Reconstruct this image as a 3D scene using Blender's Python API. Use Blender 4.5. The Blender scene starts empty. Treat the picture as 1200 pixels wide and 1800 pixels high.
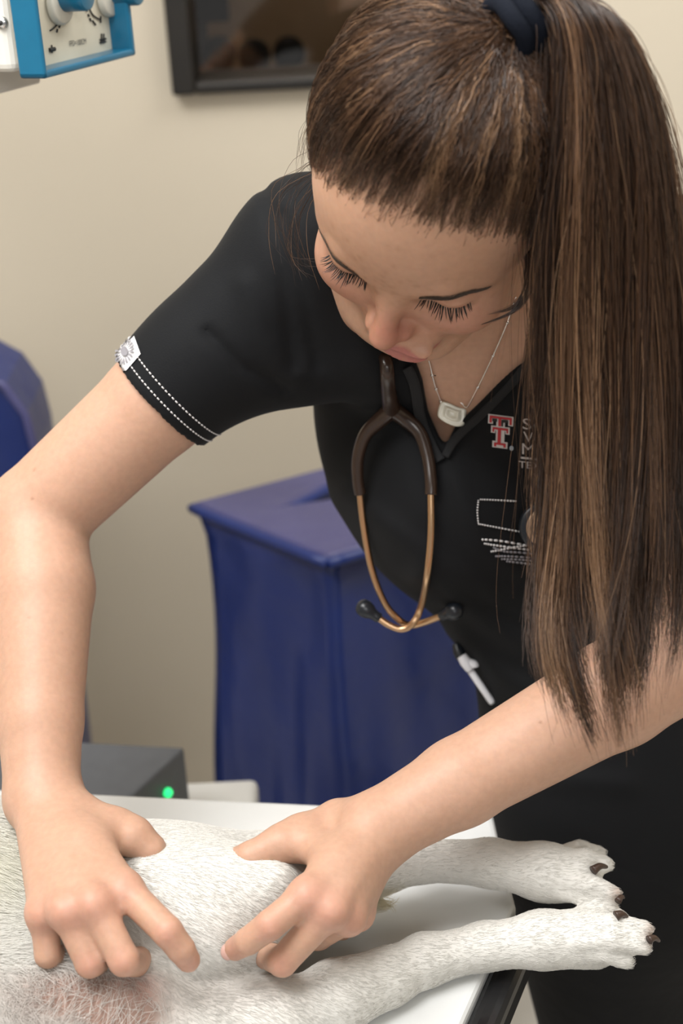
import bpy, bmesh, math, random
import numpy as np
from math import sin, cos, pi, radians
from mathutils import Vector, Matrix
from mathutils.bvhtree import BVHTree

SC = bpy.context.scene
COL = SC.collection
rng = np.random.default_rng(7)
random.seed(7)

# ------------------------------------------------------------------ camera
PITCH, ROLL, FPX = radians(25), radians(3.0), 2500.0
CAM = np.array([0.0, 0.0, 1.6])
_R0 = np.array([1.0, 0, 0]); _U0 = np.array([0, sin(PITCH), cos(PITCH)])
CF = np.array([0, cos(PITCH), -sin(PITCH)])
CR = cos(ROLL) * _R0 - sin(ROLL) * _U0
CU = cos(ROLL) * _U0 + sin(ROLL) * _R0
cam_data = bpy.data.cameras.new('camera')
cam = bpy.data.objects.new('camera', cam_data); COL.objects.link(cam)
mw = Matrix.Identity(4)
for i in range(3):
    mw[i][0], mw[i][1], mw[i][2], mw[i][3] = CR[i], CU[i], -CF[i], CAM[i]
cam.matrix_world = mw
cam_data.sensor_fit = 'VERTICAL'; cam_data.sensor_height = 36; cam_data.lens = FPX * 36 / 1800
cam_data.clip_start = 0.02; cam_data.clip_end = 50
cam_data.dof.use_dof = True; cam_data.dof.focus_distance = 0.95; cam_data.dof.aperture_fstop = 5.0
SC.camera = cam

# ------------------------------------------------------------------ light
SC.view_settings.view_transform = 'Standard'; SC.view_settings.look = 'None'
SC.view_settings.gamma = 1; SC.view_settings.use_curve_mapping = False
SC.view_settings.exposure = 0.30
world = bpy.data.worlds.new('world'); SC.world = world; world.use_nodes = True
bg = world.node_tree.nodes['Background']
bg.inputs[0].default_value = (1.0, 0.985, 0.97, 1); bg.inputs[1].default_value = 0.34

def area(name, loc, target, sx, sy, power, col):
    l = bpy.data.lights.new(name, 'AREA'); l.shape = 'RECTANGLE'; l.size = sx; l.size_y = sy
    l.energy = power; l.color = col
    o = bpy.data.objects.new(name, l); COL.objects.link(o); o.location = loc
    d = Vector(target) - Vector(loc); o.rotation_euler = d.to_track_quat('-Z', 'Y').to_euler()
    return o
area('ceiling_lamp_light', (-0.55, 0.55, 2.5), (-0.2, 0.95, 0.9), 1.2, 0.9, 33, (1, 0.992, 0.978))
area('ceiling_lamp_light', (0.9, 1.15, 2.52), (0.5, 1.3, 0.9), 1.0, 0.7, 13, (1, 0.992, 0.978))
area('front_room_light', (0.35, -1.5, 2.56), (0.1, 1.0, 1.1), 1.4, 1.0, 27, (1, 0.992, 0.978))

# ------------------------------------------------------------------ pixel <-> world
def ray(px, py):
    return CF + CR * ((px - 600) / FPX) - CU * ((py - 900) / FPX)
def D(px, py, d):            # point seen at pixel, at depth d
    return CAM + ray(px, py) * d
def Zp(px, py, z):           # point seen at pixel, at height z
    r = ray(px, py); return CAM + r * ((z - CAM[2]) / r[2])
def Yp(px, py, y):
    r = ray(px, py); return CAM + r * (y / r[1])
def proj(P):
    v = np.asarray(P) - CAM; z = v @ CF
    return 600 + FPX * (v @ CR) / z, 900 - FPX * (v @ CU) / z, z
def unit(v):
    v = np.asarray(v, float); return v / (np.linalg.norm(v) + 1e-12)

# ------------------------------------------------------------------ materials
def mat(name, col, rough=0.5, metal=0.0, noise=None, bump=None, sss=0.0, spec=0.5, attr=None, coat=0.0, sheen=0.0, emit=None, trans=0.0):
    m = bpy.data.materials.new(name); m.use_nodes = True
    nt = m.node_tree; b = nt.nodes['Principled BSDF']
    b.inputs['Base Color'].default_value = (*col, 1); b.inputs['Roughness'].default_value = rough
    b.inputs['Metallic'].default_value = metal; b.inputs['Specular IOR Level'].default_value = spec
    b.inputs['Coat Weight'].default_value = coat; b.inputs['Sheen Weight'].default_value = sheen
    b.inputs['Transmission Weight'].default_value = trans
    if sss:
        b.inputs['Subsurface Weight'].default_value = sss
        b.inputs['Subsurface Radius'].default_value = (1.0, 0.35, 0.18); b.inputs['Subsurface Scale'].default_value = 0.006
    if emit:
        b.inputs['Emission Color'].default_value = (*emit[0], 1); b.inputs['Emission Strength'].default_value = emit[1]
    tc = nt.nodes.new('ShaderNodeTexCoord')
    src = None
    if attr:
        a = nt.nodes.new('ShaderNodeAttribute'); a.attribute_name = attr; src = a.outputs['Color']
        nt.links.new(src, b.inputs['Base Color'])
    if noise:
        sc, amt = noise
        n = nt.nodes.new('ShaderNodeTexNoise'); n.inputs['Scale'].default_value = sc; n.inputs['Detail'].default_value = 5
        nt.links.new(tc.outputs['Object'], n.inputs['Vector'])
        mr = nt.nodes.new('ShaderNodeMapRange'); mr.inputs[1].default_value = .3; mr.inputs[2].default_value = .7
        mr.inputs[3].default_value = 1 - amt; mr.inputs[4].default_value = 1 + amt
        nt.links.new(n.outputs[0], mr.inputs[0])
        mx = nt.nodes.new('ShaderNodeMix'); mx.data_type = 'RGBA'; mx.blend_type = 'MULTIPLY'; mx.inputs[0].default_value = 1
        if src: nt.links.new(src, mx.inputs[6])
        else: mx.inputs[6].default_value = (*col, 1)
        nt.links.new(mr.outputs[0], mx.inputs[7]); nt.links.new(mx.outputs[2], b.inputs['Base Color'])
    if bump:
        sc, st, dist = bump
        n = nt.nodes.new('ShaderNodeTexNoise'); n.inputs['Scale'].default_value = sc; n.inputs['Detail'].default_value = 4
        nt.links.new(tc.outputs['Object'], n.inputs['Vector'])
        bp = nt.nodes.new('ShaderNodeBump'); bp.inputs['Strength'].default_value = st; bp.inputs['Distance'].default_value = dist
        nt.links.new(n.outputs[0], bp.inputs['Height']); nt.links.new(bp.outputs[0], b.inputs['Normal'])
    return m
M = {}
M['wall'] = mat('wall_paint', (0.65, 0.58, 0.465), 0.8, bump=(180, .25, .002), noise=(1.5, .03))
M['ceiling'] = mat('ceiling_paint', (0.78, 0.76, 0.71), 0.9, noise=(30, .03))
M['floor'] = mat('vinyl_floor', (0.60, 0.58, 0.54), 0.35, noise=(14, .05))
M['vinyl'] = mat('blue_vinyl', (0.012, 0.028, 0.15), 0.36, noise=(5, .12), bump=(14, .35, .012))
M['vinyl_top'] = mat('blue_vinyl_worn', (0.07, 0.07, 0.18), 0.4, noise=(7, .15), bump=(18, .3, .008))
M['table'] = mat('white_laminate', (0.70, 0.71, 0.705), 0.32, noise=(40, .015))
M['black_edge'] = mat('black_rubber_edge', (0.008, 0.008, 0.009), 0.22)
M['steel'] = mat('painted_steel', (0.62, 0.61, 0.58), 0.4, noise=(20, .03))
M['grey_case'] = mat('grey_plastic', (0.085, 0.09, 0.10), 0.5, noise=(60, .06))
M['led'] = mat('green_led', (0.02, 0.5, 0.12), 0.4, emit=((0.03, 0.9, 0.25), 1.2))
M['blue_paint'] = mat('blue_enamel', (0.003, 0.125, 0.235), 0.35, noise=(80, .04), coat=.3)
M['cream'] = mat('cream_panel', (0.66, 0.62, 0.50), 0.45, noise=(50, .02))
M['white_case'] = mat('white_enamel', (0.72, 0.70, 0.64), 0.4, noise=(30, .02))
M['ink'] = mat('black_ink', (0.015, 0.015, 0.015), 0.6)
M['knob_clear'] = mat('pale_knob', (0.6, 0.58, 0.5), 0.3)
M['chrome'] = mat('chrome', (0.6, 0.6, 0.6), 0.18, 1.0)
M['frame'] = mat('dark_window_frame', (0.010, 0.008, 0.006), 0.5, noise=(25, .2))
M['booth'] = mat('booth_wall', (0.16, 0.115, 0.07), 0.8, noise=(3, .1))
M['black'] = mat('black_plastic', (0.008, 0.008, 0.009), 0.45)
M['matt_black'] = mat('matt_black', (0.008, 0.008, 0.008), 0.95, spec=.05)
M['skin'] = mat('skin', (0.6, 0.4, 0.3), 0.48, sss=0.35, attr='tint', noise=(220, .05), bump=(700, .12, .0006), spec=.4)
M['nail'] = mat('fingernail', (0.66, 0.40, 0.34), 0.25, coat=.3)
M['scrub'] = mat('black_scrub_fabric', (0.0055, 0.006, 0.0072), 0.75, sheen=.03, bump=(900, .25, .0006), spec=.18)
M['scrub_band'] = mat('charcoal_collar_fabric', (0.013, 0.0135, 0.015), 0.75, sheen=.08, bump=(900, .25, .0006), spec=.25)
M['trouser'] = mat('black_trouser_fabric', (0.0045, 0.0047, 0.0055), 0.78, sheen=.02, bump=(60, .25, .004), spec=.2)
M['thread'] = mat('white_thread', (0.62, 0.60, 0.60), 0.6)
M['thread_red'] = mat('red_thread', (0.45, 0.02, 0.03), 0.6)
M['thread_black'] = mat('black_thread', (0.012, 0.012, 0.012), 0.7)
M['thread_grey'] = mat('grey_thread', (0.24, 0.23, 0.25), 0.7)
M['thread_dot'] = mat('pale_blue_thread', (0.35, 0.42, 0.5), 0.7)
M['label'] = mat('white_woven_label', (0.68, 0.67, 0.68), 0.7, bump=(800, .2, .0005))
M['hair'] = mat('brown_hair', (0.06, 0.035, 0.02), 0.30, attr='tint', spec=.5)
M['hair_core'] = mat('brown_hair_mass', (0.020, 0.0125, 0.008), 0.6, noise=(60, .3))
M['lash'] = mat('black_lash', (0.004, 0.004, 0.004), 0.5)
M['brow'] = mat('brown_brow', (0.06, 0.038, 0.024), 0.6)
M['tie'] = mat('navy_hair_tie', (0.006, 0.008, 0.014), 0.85, bump=(500, .5, .001), spec=.15)
M['tube'] = mat('brown_tubing', (0.028, 0.015, 0.010), 0.28, coat=.15)
M['bronze'] = mat('copper_tube', (0.60, 0.39, 0.23), 0.30, 1.0)
M['bronze_face'] = mat('copper_chestpiece', (0.55, 0.38, 0.26), 0.35, 0.85)
M['rubber'] = mat('dark_eartip', (0.012, 0.015, 0.020), 0.3)
M['silver'] = mat('silver_chain', (0.75, 0.72, 0.70), 0.25, 1.0)
M['pendant'] = mat('pearl_pendant', (0.74, 0.73, 0.62), 0.25, noise=(120, .08), coat=.5)
M['pen_white'] = mat('white_pen_plastic', (0.78, 0.78, 0.82), 0.35)
M['fur_skin'] = mat('dog_coat', (0.7, 0.68, 0.62), 0.85, attr='tint', noise=(140, .05), bump=(260, .3, .0015), spec=.15)
M['fur'] = mat('dog_fur', (0.8, 0.78, 0.73), 0.9, attr='tint', spec=.08)
M['claw'] = mat('dog_claw', (0.05, 0.028, 0.02), 0.35)
M['shoe'] = mat('black_shoe', (0.01, 0.01, 0.01), 0.5)

# ------------------------------------------------------------------ object helpers
def tag(o, label=None, cat=None, group=None, kind=None):
    if label: o['label'] = label
    if cat: o['category'] = cat
    if group: o['group'] = group
    if kind: o['kind'] = kind
    return o
def empty(name, loc, label, cat, group=None):
    o = bpy.data.objects.new(name, None); COL.objects.link(o); o.location = loc; o.empty_display_size = .05
    return tag(o, label, cat, group)
def link(name, me, m, parent=None, smooth=True):
    o = bpy.data.objects.new(name, me); COL.objects.link(o)
    if m is not None:
        for x in (m if isinstance(m, (list, tuple)) else [m]): me.materials.append(x)
    if parent is not None:
        o.parent = parent
        o.matrix_parent_inverse = Matrix.Translation(-Vector(parent.location)) if parent.type == 'EMPTY' else Matrix.Identity(4)
    if smooth and len(me.polygons): me.polygons.foreach_set('use_smooth', np.ones(len(me.polygons), bool))
    return o
def np_mesh(name, V, Q, tint=None):
    me = bpy.data.meshes.new(name); V = np.asarray(V, np.float32); Q = np.asarray(Q, np.int32)
    n = Q.shape[1]
    me.vertices.add(len(V)); me.vertices.foreach_set('co', V.ravel())
    me.loops.add(Q.size); me.loops.foreach_set('vertex_index', Q.ravel())
    me.polygons.add(len(Q)); me.polygons.foreach_set('loop_start', np.arange(0, Q.size, n, dtype=np.int32))
    me.update(calc_edges=True); me.validate()
    if tint is not None:
        a = me.attributes.new('tint', 'FLOAT_COLOR', 'POINT')
        c = np.ones((len(V), 4), np.float32); c[:, :3] = tint; a.data.foreach_set('color', c.ravel())
    return me
def bm_obj(name, bm, m, parent=None, smooth=False, bevel=0, seg=2):
    me = bpy.data.meshes.new(name)
    bmesh.ops.recalc_face_normals(bm, faces=bm.faces); bm.to_mesh(me); bm.free()
    o = link(name, me, m, parent, smooth)
    if bevel:
        b = o.modifiers.new('bevel', 'BEVEL'); b.width = bevel; b.segments = seg; b.limit_method = 'ANGLE'; b.harden_normals = False
    return o
def add_prism(bm, poly, dz):       # poly: list of 3D points (planar), dz: extrude vector
    a = [bm.verts.new(tuple(p)) for p in poly]; b = [bm.verts.new(tuple(np.asarray(p) + dz)) for p in poly]
    n = len(a); bm.faces.new(a); bm.faces.new(b[::-1])
    for i in range(n): bm.faces.new((a[i], b[i], b[(i + 1) % n], a[(i + 1) % n]))
def add_box(bm, o, ex, ey, ez):    # corner + three edge vectors
    o, ex, ey, ez = map(lambda v: np.asarray(v, float), (o, ex, ey, ez))
    add_prism(bm, [o, o + ex, o + ex + ey, o + ey], ez)
def abox(bm, x0, x1, y0, y1, z0, z1):
    add_box(bm, (x0, y0, z0), (x1 - x0, 0, 0), (0, y1 - y0, 0), (0, 0, z1 - z0))
def frames(P):
    P = np.asarray(P, float); n = len(P); T = np.gradient(P, axis=0); T /= np.linalg.norm(T, axis=1)[:, None] + 1e-12
    a = np.array([0, 0, 1.0]) if abs(T[0][2]) < .9 else np.array([1.0, 0, 0])
    N = [unit(np.cross(T[0], a))]
    for i in range(1, n): N.append(unit(N[-1] - T[i] * (N[-1] @ T[i])))
    N = np.array(N); return T, N, np.cross(T, N)
def tube_bm(bm, P, r, n=12, cap=True):
    P = np.asarray(P, float); r = np.broadcast_to(np.asarray(r, float), (len(P),)); T, N, Bn = frames(P)
    rings = [[bm.verts.new(tuple(P[i] + r[i] * (cos(2 * pi * k / n) * N[i] + sin(2 * pi * k / n) * Bn[i]))) for k in range(n)] for i in range(len(P))]
    for i in range(len(P) - 1):
        for k in range(n): bm.faces.new((rings[i][k], rings[i][(k + 1) % n], rings[i + 1][(k + 1) % n], rings[i + 1][k]))
    if cap: bm.faces.new(rings[0][::-1]); bm.faces.new(rings[-1])
def spline(P, n):
    P = np.asarray(P, float); m = len(P); t = np.linspace(0, m - 1, n); out = []
    for x in t:
        i = min(int(x), m - 2); u = x - i
        p0, p1, p2, p3 = P[max(i - 1, 0)], P[i], P[i + 1], P[min(i + 2, m - 1)]
        out.append(.5 * (2 * p1 + (p2 - p0) * u + (2 * p0 - 5 * p1 + 4 * p2 - p3) * u * u + (3 * p1 - p0 - 3 * p2 + p3) * u ** 3))
    return np.array(out)
def tube(name, P, r, m, parent=None, n=12, samples=None):
    if samples:
        r = np.asarray(r, float)
        if r.ndim: r = np.interp(np.linspace(0, len(P) - 1, samples), np.arange(len(P)), r)
        P = spline(P, samples)
    bm = bmesh.new(); tube_bm(bm, P, r, n); return bm_obj(name, bm, m, parent, True)
def strands(name, S, R, tint, m, parent, sides=3):
    """S: (n, k, 3) centre lines, R: (n, k) radii, tint: (n, 3) -> one mesh of thin tubes"""
    S = np.asarray(S, float); n, k, _ = S.shape
    T = np.gradient(S, axis=1); T /= np.linalg.norm(T, axis=2)[..., None] + 1e-12
    a = np.where(np.abs(T[:, :1, 2:3]) < .9, np.array([0, 0, 1.0]), np.array([1.0, 0, 0]))
    N = np.cross(T, np.broadcast_to(a, T.shape)); N /= np.linalg.norm(N, axis=2)[..., None] + 1e-12
    Bn = np.cross(T, N)
    ang = np.arange(sides) * 2 * pi / sides
    V = S[:, :, None, :] + R[:, :, None, None] * (np.cos(ang)[:, None] * N[:, :, None, :] + np.sin(ang)[:, None] * Bn[:, :, None, :])
    idx = np.arange(n * k * sides).reshape(n, k, sides)
    q = np.stack([idx[:, :-1, :], np.roll(idx, -1, 2)[:, :-1, :], np.roll(idx, -1, 2)[:, 1:, :], idx[:, 1:, :]], -1).reshape(-1, 4)
    tc = np.repeat(np.asarray(tint), k * sides, axis=0) if np.asarray(tint).ndim == 2 else np.repeat(np.asarray(tint).reshape(-1, 3), sides, axis=0)
    return link(name, np_mesh(name, V.reshape(-1, 3), q, tc), m, parent)

# ------------------------------------------------------------------ signed-distance modelling
class Cone:
    def __init__(s, a, b, ra, rb): s.a, s.b, s.ra, s.rb = np.asarray(a, float), np.asarray(b, float), ra, rb; s.c = (s.a + s.b) / 2; s.R = np.linalg.norm(s.a - s.b) / 2 + max(ra, rb)
    def d(s, P):
        ba = s.b - s.a; l2 = ba @ ba; rr = s.ra - s.rb; a2 = max(l2 - rr * rr, 1e-12); il2 = 1 / max(l2, 1e-12)
        pa = P - s.a; y = pa @ ba; z = y - l2; v = pa * l2 - ba * y[:, None]; x2 = np.einsum('ij,ij->i', v, v)
        y2 = y * y * l2; z2 = z * z * l2; k = np.sign(rr) * rr * rr * x2
        c1 = np.sign(z) * a2 * z2 > k; c2 = np.sign(y) * a2 * y2 < k
        r = (np.sqrt(np.maximum(x2 * a2 * il2, 0)) + y * rr) * il2 - s.ra
        r = np.where(c2, np.sqrt(x2 + y2) * il2 - s.ra, r); return np.where(c1, np.sqrt(x2 + z2) * il2 - s.rb, r)
class Ell:
    def __init__(s, c, r, ax=np.eye(3)): s.c = np.asarray(c, float); s.r = np.asarray(r, float); s.ax = np.asarray(ax, float); s.R = s.r.max()
    def d(s, P):
        q = (P - s.c) @ s.ax.T; k0 = np.linalg.norm(q / s.r, axis=1); k1 = np.linalg.norm(q / (s.r ** 2), axis=1) + 1e-9
        return k0 * (k0 - 1) / k1
class Fn:
    def __init__(s, f, c, R): s.f, s.c, s.R = f, np.asarray(c, float), R
    def d(s, P): return s.f(P)
class Field:
    def __init__(s): s.items = []; s.c = np.zeros(3); s.R = 1e9
    def add(s, p, k=.01, op='u'): s.items.append((p, k, op)); return s
    def finish(s):
        cs = np.array([p.c for p, _, o in s.items if o == 'u']); s.c = cs.mean(0)
        s.R = max(np.linalg.norm(p.c - s.c) + p.R for p, _, o in s.items if o == 'u') + .005; return s
    def d(s, P, c=None, R=0.0):
        out = np.full(len(P), 1e3)
        for p, k, op in s.items:
            if c is not None and np.linalg.norm(p.c - c) - p.R > R + max(k, .004): continue
            v = p.d(P, c, R) if isinstance(p, Field) else p.d(P)
            if op == 'u':
                h = np.maximum(k - np.abs(out - v), 0) / k; out = np.minimum(out, v) - h * h * k * .25
            elif op == 's':
                h = np.maximum(k - np.abs(out + v), 0) / k; out = np.maximum(out, -v) + h * h * k * .25
            else:
                h = np.maximum(k - np.abs(out - v), 0) / k; out = np.maximum(out, v) + h * h * k * .25
        return out
def polygonise(f, lo, hi, h, B=16):
    lo, hi = np.asarray(lo, float), np.asarray(hi, float); nb = np.ceil((hi - lo) / (h * B)).astype(int)
    g = np.stack(np.meshgrid(*[np.arange(n) for n in nb], indexing='ij'), -1).reshape(-1, 3)
    cen = lo + (g + .5) * B * h; cv = f.d(cen); rad = (B + 3) * h * .87
    g = g[np.abs(cv) < rad * 1.35]; off = np.arange(-1, B + 1)
    O = np.stack(np.meshgrid(off, off, off, indexing='ij'), -1).reshape(-1, 3)
    MM = int(nb.max() * B + 8)
    corners = np.array([(i, j, k) for i in (0, 1) for j in (0, 1) for k in (0, 1)])
    edges = [(a, b) for a in range(8) for b in range(a + 1, 8) if np.abs(corners[a] - corners[b]).sum() == 1]
    KS, VS, QS = [], [], []
    n2 = B + 2
    for gi in g:
        base = gi * B; P = lo + h * (base + O)
        v = f.d(P, lo + h * (base + B / 2), rad).reshape(n2, n2, n2); s = v < 0
        if s.all() or not s.any(): continue
        S8 = np.stack([s[c[0]:c[0] + B + 1, c[1]:c[1] + B + 1, c[2]:c[2] + B + 1] for c in corners], -1)
        mix = S8.any(-1) & ~S8.all(-1); ii = np.argwhere(mix)
        if not len(ii): continue
        vals = np.stack([v[ii[:, 0] + c[0], ii[:, 1] + c[1], ii[:, 2] + c[2]] for c in corners], -1)
        acc = np.zeros((len(ii), 3)); cnt = np.zeros(len(ii))
        for a, b in edges:
            va, vb = vals[:, a], vals[:, b]; m = (va < 0) != (vb < 0); t = np.where(m, va / np.where(m, va - vb, 1), 0)
            acc += np.where(m[:, None], corners[a] + t[:, None] * (corners[b] - corners[a]), 0); cnt += m
        pos = lo + h * (base - 1 + ii + acc / cnt[:, None])
        key = lambda q: ((q[:, 0] + base[0] + 2) * MM + (q[:, 1] + base[1] + 2)) * MM + (q[:, 2] + base[2] + 2)
        KS.append(key(ii)); VS.append(pos)
        for ax in range(3):
            e = np.zeros(3, int); e[ax] = 1; sl = s[1:B + 1, 1:B + 1, 1:B + 1]
            s2 = s[1 + e[0]:B + 1 + e[0], 1 + e[1]:B + 1 + e[1], 1 + e[2]:B + 1 + e[2]]
            c = np.argwhere(sl != s2) + 1
            if not len(c): continue
            ins = s[c[:, 0], c[:, 1], c[:, 2]]; u = np.zeros(3, int); w = np.zeros(3, int); u[(ax + 1) % 3] = 1; w[(ax + 2) % 3] = 1
            q = np.stack([key(c - u - w), key(c - w), key(c), key(c - u)], -1); q[~ins] = q[~ins][:, ::-1]; QS.append(q)
    K = np.concatenate(KS); V = np.concatenate(VS); Q = np.concatenate(QS)
    uk, first = np.unique(K, return_index=True); qi = np.searchsorted(uk, Q); qi = np.minimum(qi, len(uk) - 1)
    ok = (uk[qi] == Q).all(1); return V[first], qi[ok]
def normals_of(V, Q):
    n = np.cross(V[Q[:, 2]] - V[Q[:, 0]], V[Q[:, 3]] - V[Q[:, 1]]); N = np.zeros_like(V)
    for i in range(4): np.add.at(N, Q[:, i], n)
    return N / (np.linalg.norm(N, axis=1)[:, None] + 1e-12)
def relax(V, Q, it=1, lam=.5):
    for _ in range(it):
        A = np.zeros_like(V); c = np.zeros(len(V))
        for i in range(4):
            for j in ((i + 1) % 4, (i + 3) % 4): np.add.at(A, Q[:, i], V[Q[:, j]]); np.add.at(c, Q[:, i], 1)
        V = V + lam * (A / np.maximum(c, 1)[:, None] - V)
    return V
def bvh_of(V, Q): return BVHTree.FromPolygons([tuple(v) for v in V], [tuple(int(i) for i in q) for q in Q])
def hit(bvh, px, py, off=0.0, fallback=1.05):
    r = unit(ray(px, py)); loc, nor, _, _ = bvh.ray_cast(Vector(CAM), Vector(r), 5)
    if loc is None: return D(px, py, fallback), -r
    n = np.array(nor); n = n if n @ r < 0 else -n
    return np.array(loc) + n * off, n

# ------------------------------------------------------------------ room shell
YW = 2.05
def shell(name, m, *boxes):
    bm = bmesh.new()
    for b in boxes: abox(bm, *b)
    return tag(bm_obj(name, bm, m), kind='structure')
shell('floor', M['floor'], (-2.2, 2.4, -2.2, YW + .1, -.1, 0))
shell('ceiling', M['ceiling'], (-2.2, 2.4, -2.2, YW + .1, 2.7, 2.8))
wa, wb = Yp(262, -160, YW), Yp(640, 130, YW)
wx0, wx1, wz0, wz1 = wa[0] + .03, wb[0] + .18, wb[2] - .004, wb[2] + .62
shell('wall_back', M['wall'], (-2.2, wx0, YW, YW + .1, 0, 2.7), (wx1, 2.4, YW, YW + .1, 0, 2.7), (wx0, wx1, YW, YW + .1, 0, wz0), (wx0, wx1, YW, YW + .1, wz1, 2.7))
shell('wall_left', M['wall'], (-2.3, -2.2, -2.2, YW + .1, 0, 2.7))
shell('wall_right', M['wall'], (2.4, 2.5, -2.2, YW + .1, 0, 2.7))
shell('baseboard_back', M['white_case'], (-2.2, 2.4, YW - .015, YW, 0, .09))
# observation window and the dim booth behind it
bm = bmesh.new(); t = .035
abox(bm, wx0 - .02, wx0 + .012, YW - .03, YW + .1, wz0 - .008, wz1 + .02); abox(bm, wx1 - .012, wx1 + .02, YW - .03, YW + .1, wz0 - .008, wz1 + .02)
abox(bm, wx0 + .012, wx1 - .012, YW - .03, YW + .1, wz0 - .008, wz0 + .008); abox(bm, wx0 + .012, wx1 - .012, YW - .03, YW + .1, wz1 - .012, wz1 + .02)
win = tag(bm_obj('window_1', bm, M['frame'], bevel=.004), kind='structure')
bm = bmesh.new(); abox(bm, wx0 + .013, wx1 - .013, YW + .03, YW + .036, wz0 + .013, wz1 - .013)
M['glass'] = mat('window_glass', (0.85, 0.82, 0.78), 0.02, trans=1.0)
pane = bm_obj('window_pane', bm, M['glass'], win)
bm = bmesh.new(); bx0, bx1, bz0 = wx0 - .4, wx1 + .5, wz0 - .25
abox(bm, bx0, bx1, YW + .75, YW + .8, bz0, wz1 + .3); abox(bm, bx0 - .05, bx0, YW + .1, YW + .8, bz0, wz1 + .3); abox(bm, bx1, bx1 + .05, YW + .1, YW + .8, bz0, wz1 + .3)
abox(bm, bx0, bx1, YW + .1, YW + .8, wz1 + .3, wz1 + .35); abox(bm, bx0, bx1, YW + .1, YW + .8, bz0 - .05, bz0)
tag(bm_obj('wall_booth', bm, M['booth']), kind='structure')
l = area('booth_lamp_light', ((wx0 + wx1) / 2, YW + .55, wz1 + .25), ((wx0 + wx1) / 2, YW + .75, wz0), .4, .2, 3.2, (1, .8, .6))
# booth things: a monitor and three round seat backs on the desk
def booth_xz(px, py, y): p = Yp(px, py, y); return p[0], p[2]
yb = YW + .30
yb += .12; x, z = booth_xz(350, 40, yb)
mon = empty('monitor', (x, yb, bz0), 'black flat monitor seen dimly through the dark window', 'monitor')
bm = bmesh.new(); abox(bm, x - .045, x + .05, yb - .01, yb + .02, z, z + .20); bm_obj('screen', bm, M['matt_black'], mon, bevel=.004)
bm = bmesh.new(); abox(bm, x - .012, x + .012, yb, yb + .015, bz0 + .01, z + .01); abox(bm, x - .06, x + .06, yb - .04, yb + .06, bz0, bz0 + .012); bm_obj('stand', bm, M['black'], mon)
stool_labels = ['round black stool back in the dark window, nearest the monitor', 'round black stool back in the dark window, middle one of three', 'round black stool back in the dark window, nearest the hair']
yb -= .12
for i, (px, py, rp) in enumerate(((385, 95, 30), (447, 98, 28), (508, 93, 28))):
    x, z = booth_xz(px, py, yb); r = rp / FPX * proj((x, yb, z))[2]
    st = empty('stool', (x, yb, bz0), stool_labels[i], 'stool', 'round stools behind the window')
    bm = bmesh.new(); bmesh.ops.create_cone(bm, cap_ends=True, segments=40, radius1=r, radius2=r, depth=.04, matrix=Matrix.Translation((x, yb, z)) @ Matrix.Rotation(pi / 2, 4, 'X'))
    bm_obj('backrest', bm, M['matt_black'], st, bevel=.008)
    bm = bmesh.new(); tube_bm(bm, [(x, yb + .01, bz0), (x, yb + .01, z - r * .8)], .012, 12); bm_obj('post', bm, M['black'], st)
# ceiling lamps (out of view, they light the room)
for i, (x, y, sx, sy, lb) in enumerate(((-.55, .55, 1.2, .9, 'square white ceiling light panel over the table end'), (.9, 1.15, 1.0, .7, 'white ceiling light panel near the back wall'), (.35, -1.5, 1.4, 1.0, 'wide white ceiling light panel at the front of the room'))):
    bm = bmesh.new(); abox(bm, x - sx / 2, x + sx / 2, y - sy / 2, y + sy / 2, 2.62, 2.70)
    tag(bm_obj('ceiling_light', bm, M['white_case'], bevel=.01), lb, 'lamp')

# ------------------------------------------------------------------ exam table
TZ = .9
def tp(px, py): p = Zp(px, py, TZ); return np.array([p[0], p[1], TZ])
far_l, far_r = tp(0, 1385), tp(866, 1426)
dirf = unit(far_r - far_l); left_far = far_l - dirf * 1.15
c1, c2 = tp(874, 1462), tp(906, 1588)
near_r = tp(812, 1800); near2 = c2 + (near_r - c2) * 1.9
nleft = left_far + np.array([dirf[1], -dirf[0], 0]) * .62
poly = [left_far, far_r, c1, c2, near2, near2 + np.array([-.12, -.06, 0]), nleft]
table = empty('examination_table', (-.35, .75, 0), 'long white examination table with black edge under the dog', 'table')
bm = bmesh.new(); add_prism(bm, [p - np.array([0, 0, .03]) for p in poly], (0, 0, .03)); bm_obj('tabletop', bm, M['table'], table, bevel=.005, seg=3)
# black edging along the cut corner, and round the rest of the rim
def out2(a, b): d = unit(b - a); return np.array([d[1], -d[0], 0])
bm = bmesh.new(); o = -out2(c2, near2) if out2(c2, near2)[0] < 0 else out2(c2, near2)
q0 = c2 + np.array([0, 0, -.034]); add_prism(bm, [q0, near2 + (0, 0, -.034), near2 + o * .022 + (0, 0, -.034), q0 + o * .022], (0, 0, .030))
bm_obj('edge_strip', bm, M['black_edge'], table, bevel=.008, seg=3)
bm = bmesh.new(); abox(bm, -.85, -.02, .58, .88, .82, .869); bm_obj('support_beam', bm, M['steel'], table, bevel=.01)
bm = bmesh.new(); abox(bm, -.62, -.10, .62, .86, .03, .82); bm_obj('pedestal', bm, M['steel'], table, bevel=.02)
bm = bmesh.new(); abox(bm, -.8, .16, .56, .9, 0, .05); bm_obj('base_plate', bm, M['steel'], table, bevel=.015)

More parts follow.
